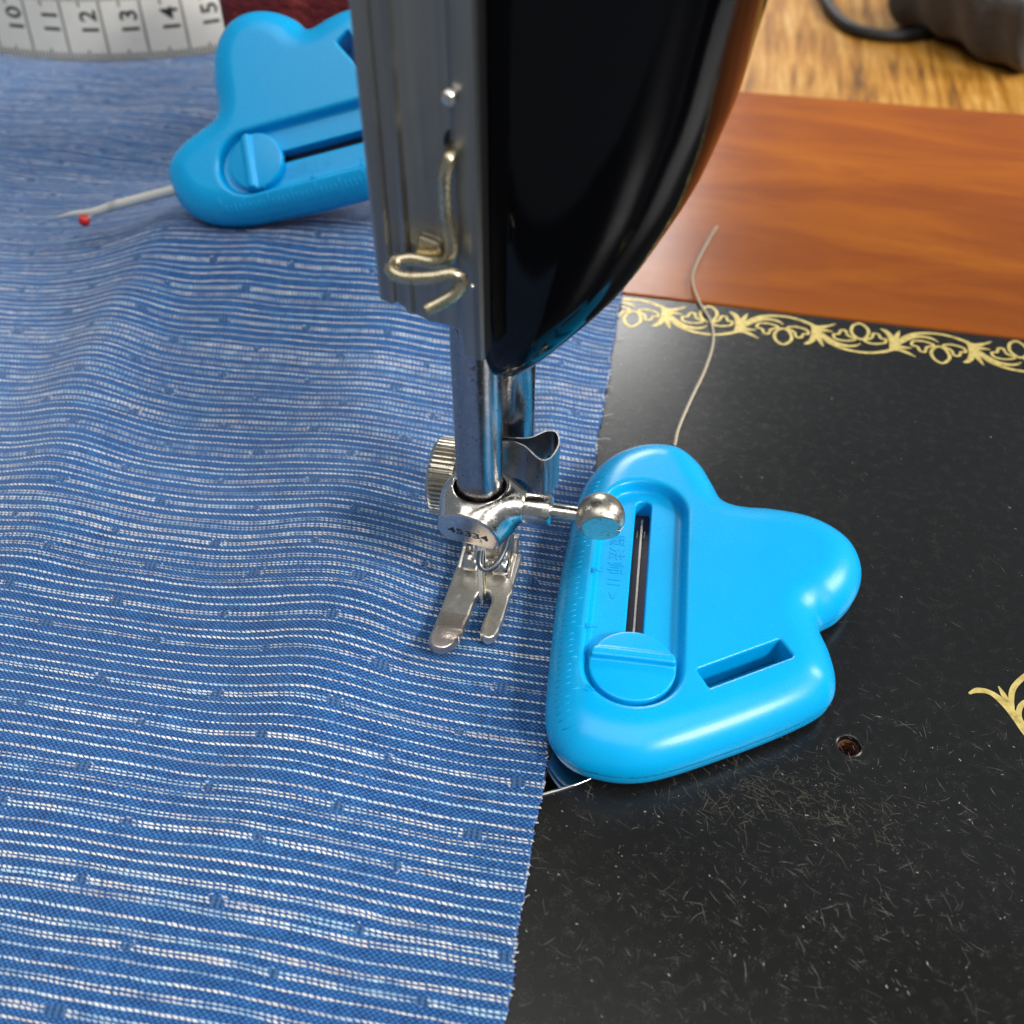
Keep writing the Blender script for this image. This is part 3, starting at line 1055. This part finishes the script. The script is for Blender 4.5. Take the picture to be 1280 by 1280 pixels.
# hinge lugs, shank and heel of the foot
def lug(x0, x1, yc, zc, r, name):
    mb = MB(); V, F = lathe([(0.001, x0), (r * 0.75, x0), (r, x0 + 0.03), (r, x1 - 0.03), (r * 0.75, x1), (0.001, x1)], 'x', 28, (0, yc, zc)); mb.add(V, F)
    return part(name, fix_normals(mb.mesh(name)), CHROME, PF)
lug(-2.80, -2.56, 9.72, 0.36, 0.155, 'hinge_lug')
lug(-2.36, -2.13, 9.72, 0.36, 0.155, 'hinge_lug')
lug(-2.57, -2.35, 9.74, 0.34, 0.085, 'hinge_pin')
sh = MB()
sh.add(*prism([(9.80, 0.20), (10.2, 0.20), (10.32, 0.9), (10.32, 1.5), (10.05, 1.5), (10.02, 0.9), (9.86, 0.55)], 'x', -2.74, -2.16))
o = part('shank', fix_normals(sh.mesh('shank')), DULL, PF, False); bevel(o, 0.05, 3)
rw = MB(); rw.add(*prism([(9.55, 0.20), (10.12, 0.20), (10.14, 0.62), (10.06, 0.62), (9.98, 0.36), (9.60, 0.28)], 'x', -2.135, -2.06))
o = part('side_rib', fix_normals(rw.mesh('side_rib')), DULL, PF, False); bevel(o, 0.02, 2)
rw = MB(); rw.add(*prism([(9.60, 0.20), (10.12, 0.20), (10.14, 0.62), (10.06, 0.62), (9.98, 0.36), (9.65, 0.26)], 'x', -2.89, -2.82))
o = part('side_rib', fix_normals(rw.mesh('side_rib')), DULL, PF, False); bevel(o, 0.02, 2)

# ------------------------------------------------------------------ fabric
FR = R(2.73)
E0 = np.array([-0.884, 3.728])
du, dv = np.array([math.cos(FR), math.sin(FR)]), np.array([-math.sin(FR), math.cos(FR)])
def gauss_ridge(x, y, pts, amp, wid):
    """height of a soft fold along a polyline; amp/wid may vary along it"""
    best = np.zeros_like(x)
    P = catmull([(p[0], p[1], 0) for p in pts], 6)[:, :2]
    A = np.interp(np.linspace(0, 1, len(P)), np.linspace(0, 1, len(amp)), amp)
    Wd = np.interp(np.linspace(0, 1, len(P)), np.linspace(0, 1, len(wid)), wid)
    for k in range(len(P) - 1):
        a, b = P[k], P[k + 1]; d = b - a; L2 = d @ d
        t = np.clip(((x - a[0]) * d[0] + (y - a[1]) * d[1]) / L2, 0, 1)
        qx, qy = a[0] + t * d[0], a[1] + t * d[1]
        am = A[k] + (A[k + 1] - A[k]) * t; w = Wd[k] + (Wd[k + 1] - Wd[k]) * t
        best = np.maximum(best, am * np.exp(-((x - qx) ** 2 + (y - qy) ** 2) / (w * w)))
    return best
def pl(L, z=0.25): return [at(x, y, z)[:2] for x, y in L]
RIDGES = [
    (pl([(470, 420), (455, 520), (445, 620), (425, 720), (395, 830), (365, 940), (330, 1080), (300, 1200)]), [0.05, 0.19, 0.34, 0.40, 0.36, 0.27, 0.18, 0.08], [1.2, 1.3, 1.4, 1.3, 1.2, 1.1, 1.1, 1.1]),
    (pl([(240, 300), (165, 380), (115, 470), (80, 570), (55, 640), (10, 740)]), [0.10, 0.27, 0.33, 0.31, 0.24, 0.10], [0.8, 0.85, 0.9, 0.9, 0.9, 0.9]),
    (pl([(420, 330), (330, 345), (230, 330), (140, 300)]), [0.12, 0.22, 0.18, 0.05], [0.8, 0.9, 0.9, 0.8]),
    (pl([(700, 500), (690, 570), (672, 640)]), [0.05, 0.09, 0.05], [0.5, 0.5, 0.5]),
    (pl([(-30, 860), (60, 960), (80, 1100), (60, 1250)]), [0.14, 0.20, 0.16, 0.10], [1.1, 1.2, 1.2, 1.2]),
    (pl([(-20, 200), (100, 180), (220, 150), (300, 120)]), [0.2, 0.25, 0.2, 0.15], [1.5, 1.5, 1.5, 1.5]),
]
MOUND = [(-10.3, 17.8), (-8.0, 17.5), (-5.0, 17.9)]
def cloth_h(x, y):
    h = np.full_like(x, 0.055)
    for P, a, w in RIDGES: h = h + gauss_ridge(x, y, P, a, w)
    # the foot holds the cloth down
    d = np.hypot((x + 2.46) / 0.85, (y - 9.1) / 1.35)
    h = 0.05 + (h - 0.05) * (1 - np.exp(-d ** 2.6 * 0.9))
    h = h + gauss_ridge(x, y, MOUND, [0.80, 1.00, 1.30], [2.6, 2.5, 2.3])
    h = h + 0.45 * np.clip((y - 20.5) / 5, 0, 1) ** 1.0
    h = h + 0.025 * np.sin(x * 0.9 + y * 0.35) * np.sin(y * 0.8 - x * 0.3) + 0.014 * np.sin(x * 2.1 + y * 1.3) + 0.010 * np.sin(x * 3.7 - y * 1.1 + 1.3 * np.sin(y * 0.9))
    # free right edge lies flat on the plate
    e = (x - E0[0]) * du[0] + (y - E0[1]) * du[1]
    k = np.clip(-e / 1.1, 0, 1)
    h = 0.05 + (h - 0.05) * (k * k * (3 - 2 * k))
    return np.maximum(h, 0.045)
us = np.unique(np.concatenate([np.linspace(-30, -12, 60), np.linspace(-12, 0, 170)]))
vv = np.unique(np.concatenate([np.linspace(-3.5, 16, 260), np.linspace(16, 27.5, 90)]))
U, Vv = np.meshgrid(us, vv, indexing='xy')
wob_e = 0.012 * np.sin(vv * 5.1) + 0.010 * np.sin(vv * 2.3 + 1) + rng.normal(0, 0.006, len(vv))
Ue = U + (wob_e[:, None]) * np.clip(1 + U / 0.6, 0, 1)
Xc = E0[0] + Ue * du[0] + Vv * dv[0]
Yc = E0[1] + Ue * du[1] + Vv * dv[1]
Zc = cloth_h(Xc, Yc)
nU, nV = len(us), len(vv)
idx = np.arange(nU * nV).reshape(nV, nU)
Fq = np.stack([idx[:-1, :-1], idx[:-1, 1:], idx[1:, 1:], idx[1:, :-1]], -1).reshape(-1, 4)
me = mesh_np('fabric', np.stack([Xc, Yc, Zc], -1).reshape(-1, 3), Fq)
uvl = me.uv_layers.new(name='UVMap')
li = np.empty(len(me.loops), np.int32); me.loops.foreach_get('vertex_index', li)
# cloth length grows over the folds: accumulate true arc length so that the stripes ride the folds
dz = np.zeros_like(Zc)
uvs = np.stack([U, Vv], -1).reshape(-1, 2)[li]
uvl.data.foreach_set('uv', uvs.astype(np.float32).ravel())
FAB = obj('fabric', me, CLOTH)
sd_ = FAB.modifiers.new('solid', 'SOLIDIFY'); sd_.thickness = 0.022; sd_.offset = -1
tag(FAB, 'blue cotton cloth woven with fine broken white stripes under the presser foot', 'fabric')
# frayed yarn ends along the cut edge
def fray(n, r, mat, name, lmax):
    mb = MB()
    for k in range(n):
        t = random.uniform(-1.5, 15.5)
        p = E0 + dv * t + du * (0.012 * math.sin(t * 5.1) + 0.010 * math.sin(t * 2.3 + 1) - 0.02)
        ln = random.uniform(0.02, lmax); a = FR + random.gauss(0, 0.6)
        z = 0.05
        P = [(p[0], p[1], z)]
        for q in range(3):
            a += random.gauss(0, 0.4)
            P.append((P[-1][0] + ln / 3 * math.cos(a), P[-1][1] + ln / 3 * math.sin(a), max(0.028, z + random.gauss(0, 0.008))))
        mb.add(*tube(P, [r, r, r * 0.6], 5))
    o = part(name, mb.mesh(name), mat, FAB); tag(o, kind='stuff')
fray(170, 0.010, WYARN, 'frayed_white_yarn', 0.06)
fray(380, 0.008, BYARN, 'frayed_blue_yarn', 0.06)
fray(7, 0.004, WYARN, 'stray_white_fibre', 0.25)

# ------------------------------------------------------------------ cloud shaped seam rippers
TH, TO = R(3.8), np.array([0.5, 9.6])
def loc2(p):
    d = np.array(p, float) - TO
    c_, s_ = math.cos(-TH), math.sin(-TH)
    return np.array([c_ * d[0] - s_ * d[1], s_ * d[0] + c_ * d[1]])
OUT = [(-1.38, 11.20), (-1.27, 11.80), (-1.02, 12.28), (-0.60, 12.62), (-0.12, 12.72), (0.18, 12.62), (0.46, 12.32), (0.66, 11.93), (0.83, 11.60), (1.08, 11.52), (1.48, 11.56), (2.02, 11.53),
       (2.44, 11.36), (2.74, 11.06), (2.85, 10.62), (2.75, 10.14), (2.52, 9.74), (2.25, 9.44), (2.38, 8.98), (2.45, 8.62), (2.42, 8.32), (2.24, 8.05), (1.76, 7.66), (1.09, 7.20), (0.44, 6.80), (0.03, 6.64), (-0.36, 6.61), (-0.70, 6.68), (-0.94, 6.86), (-1.09, 7.10),
       (-1.16, 7.42), (-1.21, 7.85), (-1.30, 8.76), (-1.36, 9.66), (-1.38, 10.5)]
OL = catmull([(*loc2(p), 0) for p in OUT], 5, True)[:, :2]
OA, OB = OL, np.roll(OL, -1, 0)
def poly_sdf(x, y):
    out = np.empty(len(x))
    for s in range(0, len(x), 40000):
        px = x[s:s + 40000, None]; py = y[s:s + 40000, None]
        ex, ey = OB[:, 0] - OA[:, 0], OB[:, 1] - OA[:, 1]
        wx, wy = px - OA[:, 0], py - OA[:, 1]
        t = np.clip((wx * ex + wy * ey) / (ex * ex + ey * ey), 0, 1)
        d2 = ((wx - ex * t) ** 2 + (wy - ey * t) ** 2).min(1)
        c1 = (OA[:, 1] <= py) & (OB[:, 1] > py) & (ex * wy - ey * wx > 0)
        c2 = (OA[:, 1] > py) & (OB[:, 1] <= py) & (ex * wy - ey * wx < 0)
        wn = c1.sum(1) - c2.sum(1)
        out[s:s + 40000] = np.sqrt(d2) * np.where(wn != 0, -1, 1)
    return out
# tabulate the outline distance once on a fine grid
GX0, GY0, GH = -2.3, -3.4, 0.02
gx = np.arange(GX0, 2.9, GH); gy = np.arange(GY0, 3.6, GH)
GXX, GYY = np.meshgrid(gx, gy, indexing='ij')
SDG = poly_sdf(GXX.ravel(), GYY.ravel()).reshape(GXX.shape)
for _ in range(6):   # soften the creases
    SDG[1:-1, 1:-1] = (SDG[1:-1, 1:-1] * 4 + SDG[:-2, 1:-1] + SDG[2:, 1:-1] + SDG[1:-1, :-2] + SDG[1:-1, 2:]) / 8
def d2d(x, y):
    fx = np.clip((x - GX0) / GH, 0, len(gx) - 1.001); fy = np.clip((y - GY0) / GH, 0, len(gy) - 1.001)
    i0, j0 = fx.astype(int), fy.astype(int); a, b = fx - i0, fy - j0
    return (SDG[i0, j0] * (1 - a) * (1 - b) + SDG[i0 + 1, j0] * a * (1 - b) + SDG[i0, j0 + 1] * (1 - a) * b + SDG[i0 + 1, j0 + 1] * a * b)
TT, ZP = 0.82, 0.30            # thickness, parting plane
SX, SYT, SYB = -0.76, 1.26, -1.575   # slot axis, channel arc centres
def stadium(x, y, ya, yb, r):
    return np.hypot(x - SX, y - np.clip(y, yb, ya)) - r
HC = loc2((1.237, 8.29)); HA = R(35.2) - TH
def outer(x, y, z, inset=0.0):
    d = d2d(x, y) + inset
    rh, rv = 0.62, TT - ZP - 0.02
    q = np.hypot(np.maximum(d + rh, 0) / rh, np.maximum(z - ZP, 0) / rv * 0.97)
    top = (q - 1) * 0.45
    rh2, rv2 = 0.30, ZP
    q2 = np.hypot(np.maximum(d + rh2, 0) / rh2, np.maximum(ZP - 0.08 - z, 0) / (rv2 - 0.08))
    bot = (q2 - 1) * 0.28
    return np.where(z > ZP, np.maximum(top, z - TT), np.maximum(bot, -z))
def cuts(f, x, y, z):
    fl_ = TT - 0.19
    ch = np.maximum(stadium(x, y, SYT, SYB, 0.575) - 0.35 * (z - fl_), (fl_ - z))
    f = smax(f, -ch, 0.05)
    sl = np.maximum(stadium(x, y, 1.52, -1.2, 0.115), 0.34 - z)
    f = smax(f, -sl, 0.02)
    c_, s_ = math.cos(HA), math.sin(HA)
    hx_, hy_ = (x - HC[0]) * c_ + (y - HC[1]) * s_, -(x - HC[0]) * s_ + (y - HC[1]) * c_
    ho = np.maximum(np.abs(hx_) - 0.62, np.abs(hy_) - 0.155)
    f = smax(f, -ho, 0.025)
    no = np.maximum(np.maximum(np.abs(x - SX) - 0.19, 2.90 - y), np.abs(z - 0.46) - 0.12)
    f = smax(f, -no, 0.02)
    return f
def f_top(x, y, z): return smax(cuts(outer(x, y, z), x, y, z), ZP + 0.004 - z, 0.012)
def f_bot(x, y, z): return smax(cuts(outer(x, y, z, 0.016), x, y, z), z - ZP, 0.02)
HV = 0.034
lo, hi = (-2.2, -3.3), (2.75, 3.45)
ME_TOP = implicit('top_shell', f_top, (*lo, ZP - 0.08), (*hi, TT + 0.08), HV)
ME_BOT = implicit('bottom_shell', f_bot, (*lo, -0.08), (*hi, ZP + 0.08), HV)
# slider: round thumb disc with a grip bar
def f_sl(x, y, z):
    r = np.hypot(x, y)
    zt = 0.80 - 0.02 * (r / 0.55) ** 2
    dip = 0.06 * np.exp(-((y + 0.20) / 0.13) ** 2) * 0
    body = smax(r - 0.553, z - zt + dip + np.where(y > 0.05, 0.0, 0.0), 0.03)
    body = smax(body, 0.62 - z, 0.01)
    bar = smax(smax(np.abs(y - 0.11 - 0.25 * (0.86 - z)) - 0.085, z - 0.885, 0.06), r - 0.545, 0.04)
    bar = np.maximum(bar, 0.62 - z)
    return smin(body, bar, 0.05)
ME_SL = implicit('slider', f_sl, (-0.62, -0.62, 0.58), (0.62, 0.62, 0.98), 0.022)
for m_ in (ME_TOP, ME_BOT, ME_SL): m_.materials.append(BLUE); m_.polygons.foreach_set('use_smooth', [True] * len(m_.polygons))
# ruler ticks on the left rounded edge and their digits
def ztop(x, y):
    d = float(d2d(np.array([x]), np.array([y]))[0]); rh, rv = 0.62, TT - ZP - 0.02
    q = max(d + rh, 0) / rh
    return min(TT, ZP + rv / 0.97 * math.sqrt(max(0.0, 1 - q * q)))
def xleft(y):
    for x in np.arange(-2.2, -1.0, 0.01):
        if d2d(np.array([x]), np.array([y]))[0] < -0.12: return x
    return -1.7
tk = MB()
for k in range(46):
    y = 1.95 - 0.1 * k
    xl = xleft(y)
    ln = 0.30 if k % 10 == 0 else (0.24 if k % 5 == 0 else 0.17)
    P = []
    for q in np.linspace(0, 1, 4):
        x = xl + ln * q
        P.append((x, y + 0.02 * q, ztop(x, y) - 0.001))
    tk.add(*tube(P, [0.006, 0.010, 0.010, 0.006], 6))
ME_TICK = tk.mesh('ruler_ticks'); ME_TICK.materials.append(BLUE)
ME_TICK.polygons.foreach_set('use_smooth', [True] * len(ME_TICK.polygons))
MB_D = []
for k in range(1, 5):
    me = text_mesh(str(k), 0.22, 0.006)
    y = 1.95 - 1.0 * k + 0.02; x = xleft(y) + 0.40
    me = map_mesh(me, lambda a, b, c_, x=x, y=y: (x + b, y - a, ztop(x + b, y - a) + 0.003 + c_))
    me.materials.append(BLUE); MB_D.append(me)
ME_TXT = []
for ch, a0 in (('魔', -0.62), ('法', -0.34), ('师', -0.06), ('I', 0.16), ('I', 0.25), ('>', 0.46)):
    me = map_mesh(text_mesh(ch, 0.25, 0.005), lambda a, b, c_, a0=a0: (SX - 0.345 + b, 0.15 - a - a0, TT - 0.188 + c_))
    me.materials.append(BLUE); ME_TXT.append(me)
# liner in the slot and the steel stem
lm = MB(); lm.add(*box(SX - 0.112, SX + 0.112, -1.15, 1.60, 0.20, 0.37)); ME_LIN = lm.mesh('slot_liner'); ME_LIN.materials.append(PLUM)
def stem_mesh(y0, y1):
    mb = MB(); mb.add(*box(SX - 0.014, SX + 0.014, y0, y1, 0.37, 0.43))
    return mb.mesh('blade_stem')
def make_tool(name, mtx, label, slide_y, extended):
    t = empty(name); t.matrix_world = mtx
    tag(t, label, 'seam ripper', 'cloud shaped seam rippers')
    a = obj('top_shell', ME_TOP, None, t); b = obj('bottom_shell', ME_BOT, None, t)
    s = obj('slider', ME_SL, None, t); s.location = (SX, slide_y, 0)
    k = obj('ruler_ticks', ME_TICK, None, a); tag(k, kind='stuff')
    for m_ in MB_D: obj('ruler_digit', m_, None, a, False)
    for m_ in ME_TXT: obj('raised_character', m_, None, a, False)
    obj('slot_liner', ME_LIN, None, t, False)
    if not extended:
        obj('blade_stem', stem_mesh(-1.2, 1.45), DULL, t, False)
        for dx in (-0.062, 0.045):
            cl = MB(); cl.add(*box(SX + dx, SX + dx + 0.012, 1.10, 1.24, 0.372, 0.385))
            obj('stem_clip', cl.mesh('stem_clip'), CHROME, t, False)
    else:
        # forked ripper blade: shaft, long point, short prong with red ball
        bl = MB()
        V, F = tube(catmull([(SX, 0.9, 0.46), (SX, 3.0, 0.46), (SX, 4.55, 0.46)], 6), [0.105, 0.105, 0.10], 12)
        bl.add(V, F)
        V, F = tube(catmull([(SX, 4.5, 0.46), (SX - 0.02, 4.9, 0.46), (SX + 0.05, 5.35, 0.46), (SX + 0.08, 5.85, 0.46)], 6), [0.10, 0.085, 0.06, 0.012], 10)
        bl.add(V, F)
        V, F = tube(catmull([(SX, 4.75, 0.46), (SX - 0.07, 4.95, 0.46), (SX - 0.13, 5.12, 0.46)], 5), [0.05, 0.045, 0.03], 8)
        bl.add(V, F)
        B = obj('ripper_blade', bl.mesh('ripper_blade'), SILVER, t)
        rb = MB(); V, F = lathe([(0.001, -0.12), (0.07, -0.1), (0.115, -0.04), (0.115, 0.04), (0.07, 0.1), (0.001, 0.12)], 'z', 18, (SX - 0.14, 5.16, 0.46)); rb.add(V, F)
        obj('safety_ball', rb.mesh('safety_ball'), RED, B)
    return t
m1 = Matrix.Translation((TO[0], TO[1], 0.030)) @ Matrix.Rotation(TH, 4, 'Z')
make_tool('seam_ripper', m1, 'bright blue cloud seam ripper lying flat on the black bed, blade retracted', SYB, False)
Rm = np.array([[-0.2416, -0.9694, -0.0454], [0.7110, -0.1448, -0.6890], [0.6609, -0.1989, 0.7237]])
m2 = Matrix([[*Rm[0], -7.965], [*Rm[1], 18.627], [*Rm[2], 2.596], [0, 0, 0, 1]])
_p = Vector((-8.6, 18.3, 2.6)); _ax = (_p - Vector((0, 0, CAM_H))).normalized()
m2 = Matrix.Translation(_p) @ Matrix.Rotation(R(-4.5), 4, _ax) @ Matrix.Translation(-_p) @ m2
make_tool('seam_ripper', m2, 'blue cloud seam ripper propped upright on the cloth with its red-balled blade out', 1.10, True)

# ------------------------------------------------------------------ red box behind the upright tool
rbx = MB()
d_ = np.array([0.96, 0.28]); n_ = np.array([-0.28, 0.96])
b0 = np.array([-10.75, 20.75])
c4 = [b0, b0 + d_ * 6.2, b0 + d_ * 6.2 + n_ * 3.2, b0 + n_ * 3.2]
V = [(p[0], p[1], 0.30) for p in c4] + [(p[0], p[1], 6.0) for p in c4]
rbx.add(V, [(0, 3, 2, 1), (4, 5, 6, 7), (0, 1, 5, 4), (1, 2, 6, 5), (2, 3, 7, 6), (3, 0, 4, 7)])
o = obj('red_box', rbx.mesh('red_box'), REDBOX, smooth=False); bevel(o, 0.25, 4)
tag(o, 'dark red patterned box behind the upright blue seam ripper', 'box')

# ------------------------------------------------------------------ tape measure standing on edge
ZT = 0.56
tp = [at(x, y, ZT)[:2] for x, y in [(-120, 44), (-50, 58), (0, 66), (45, 71), (92, 74.5), (142, 75), (193, 72.5), (243, 68), (288, 61), (330, 50), (370, 36)]]
TQ = catmull([(p[0], p[1], 0) for p in tp], 12)[:, :2]
sl2 = np.concatenate([[0], np.cumsum(np.linalg.norm(np.diff(TQ, axis=0), axis=1))])
def tape_pt(s, h, off=0.0):
    x, y = np.interp(s, sl2, TQ[:, 0]), np.interp(s, sl2, TQ[:, 1])
    x2, y2 = np.interp(s + 0.05, sl2, TQ[:, 0]), np.interp(s + 0.05, sl2, TQ[:, 1])
    t = np.array([x2 - x, y2 - y]); t /= np.linalg.norm(t) + 1e-9
    nn = np.array([t[1], -t[0]])
    return (x + nn[0] * off - 0.10 * h * nn[0], y + nn[1] * off - 0.10 * h * nn[1], ZT - 0.02 + h)
TW = 1.88
tm = MB(); V, F = [], []
SS = np.linspace(0.02, sl2[-1] - 0.1, 120)
for s in SS:
    for h in (0, TW): V += [tape_pt(s, h, 0.0), tape_pt(s, h, -0.035)]
for k in range(len(SS) - 1):
    a = 4 * k; b = a + 4
    F += [(a, b, b + 2, a + 2), (a + 1, a + 3, b + 3, b + 1), (a + 2, b + 2, b + 3, a + 3), (a, a + 1, b + 1, b)]
F += [(0, 2, 3, 1)]
e_ = 4 * (len(SS) - 1); F += [(e_, e_ + 1, e_ + 3, e_ + 2)]
tm.add(V, F)
TM = obj('tape_measure', tm.mesh('tape_measure'), TAPE, smooth=False); autosmooth(TM, 40)
tag(TM, 'white tape measure curving on edge at the back, showing 10 to 15', 'tape measure')
def s_of(px):
    # arc position of the photo column at the foot of the tape
    best = min(range(len(TQ)), key=lambda k: np.linalg.norm(TQ[k] - at(*px, ZT)[:2])); return sl2[best]
sA, sB = s_of((45, 71)), s_of((288, 61))
UN = (sB - sA) / 5
def tquad(mb, s0, s1, h0, h1, off):
    mb.add([tape_pt(s0, h0, off), tape_pt(s1, h0, off), tape_pt(s1, h1, off), tape_pt(s0, h1, off)], [(0, 1, 2, 3)])
tkm, cml = MB(), MB()
for k in range(-1, 7):
    s = sA + UN * k
    if 0.1 < s < sl2[-1] - 0.2: tquad(cml, s - 0.035, s + 0.035, 0.0, TW, 0.006)
    for q in range(1, 10):
        s2 = s + UN * q / 10
        if not (0.1 < s2 < sl2[-1] - 0.2): continue
        l_ = 0.36 if q == 5 else 0.25
        tquad(tkm, s2 - 0.024, s2 + 0.024, 0.0, l_ * 0.8, 0.010)
        tquad(tkm, s2 - 0.024, s2 + 0.024, TW - l_ * 1.4, TW, 0.010)
o = obj('tick_marks', tkm.mesh('tick_marks'), INK2, TM, False); tag(o, kind='stuff')
o = obj('centimetre_lines', cml.mesh('centimetre_lines'), GLINE, TM, False); tag(o, kind='stuff')
for k in range(6):
    s = sA + UN * k - 0.34
    for ch, a0 in zip(str(10 + k), (-0.185, 0.185)):
        me = text_mesh(ch, 0.66, bold=0.012)
        me = map_mesh(me, lambda a, b, c_, s=s, a0=a0: tape_pt(s - b * 1.0, 0.98 + (a + a0) * 0.95, 0.008))
        obj('numeral', fix_normals(me), INK, TM, False)

# ------------------------------------------------------------------ loose thread, felt bundle, cord
zt = 0.018
tl = [(896, 283, -0.01), (884, 303, -0.01), (868, 336, 0.02), (866, 356, 0.04), (875, 380, 0.03), (888, 402, zt), (891, 428, zt), (881, 462, zt), (863, 500, zt), (848, 535, zt), (843, 556, zt)]
tb = MB()
TQ3 = catmull([at(x, y, z + 0.012) for x, y, z in tl], 40)
tT = np.gradient(TQ3, axis=0); tT /= np.linalg.norm(tT, axis=1)[:, None]
tU = np.cross(tT, (0, 0, 1)); tU /= np.linalg.norm(tU, axis=1)[:, None]; tW = np.cross(tU, tT)
tS = np.concatenate([[0], np.cumsum(np.linalg.norm(np.diff(TQ3, axis=0), axis=1))])
for ph_ in (0, math.pi):
    an = tS * 2 * math.pi / 0.16 + ph_
    V, F = tube(TQ3 + 0.015 * (np.cos(an)[:, None] * tU + np.sin(an)[:, None] * tW), 0.0185, 6); tb.add(V, F)
for k in range(60):   # fuzz
    q = random.randrange(len(TQ3) - 1); a_ = random.uniform(0, 6.28); d3 = math.cos(a_) * tU[q] + abs(math.sin(a_)) * tW[q] + random.uniform(-.8, .8) * tT[q]
    V, F = tube([TQ3[q], TQ3[q] + d3 * random.uniform(0.03, 0.07)], [0.003, 0.0015], 4); tb.add(V, F)
o = obj('loose_thread', tb.mesh('loose_thread'), THREAD); tag(o, 'short cream thread end lying across the gold border', 'thread')

# felt bundle: folded dark cloth with a pointed corner
def bundle_f(x, y, z):
    n1 = 0.25 * np.sin(x * 0.9 + 1.1 * z) * np.cos(y * 0.7 + 0.5) + 0.12 * np.sin(x * 2.3 - y * 1.7 + z)
    X, Y, Z = x - 10.6, y - 47.6, z + 2.3
    c_, s_ = math.cos(R(40)), math.sin(R(40))
    a, b = X * c_ + Y * s_, -X * s_ + Y * c_
    q = np.maximum(np.maximum(np.abs(a + 0.25 * Z) - 3.0, np.abs(b) - 3.6), np.abs(Z) - 1.75)
    l_ = smax(smax(np.abs(a + 0.25 * Z) - 3.0, np.abs(b) - 3.6, 0.6), np.abs(Z) - 1.75 - 0.15 * a, 0.8)
    n2 = 0.05 * np.sin(x * 5.1 + 2 * np.sin(z * 3)) * np.sin(y * 4.3 + x) + 0.05 * np.sin(x * 11 + y * 7) * np.sin(z * 9 - y * 5)
    return l_ + n1 * 0.7 + n2 * 0.25
me = implicit('felt_bundle', bundle_f, (4.5, 40, -5.5), (19, 55, 1.2), 0.12, 2)
zs = np.empty(len(me.vertices) * 3, np.float32); me.vertices.foreach_get('co', zs); zs = zs.reshape(-1, 3)
zs[:, 2] = np.maximum(zs[:, 2], -3.99); me.vertices.foreach_set('co', zs.ravel()); me.update()
o = obj('felt_bundle', me, FELT); tag(o, 'crumpled charcoal felt bundle at the far end of the oak table', 'cloth bundle')
cp = [(1015, -40), (1028, -10), (1040, 14), (1066, 36), (1110, 45), (1150, 42), (1175, 36)]
cb = MB(); V, F = tube(catmull([at(x, y, -3.75) for x, y in cp], 8), 0.25, 12); cb.add(V, F)
o = obj('black_cord', cb.mesh('black_cord'), CORD); tag(o, 'thin black cord looping out beside the charcoal bundle', 'cord')
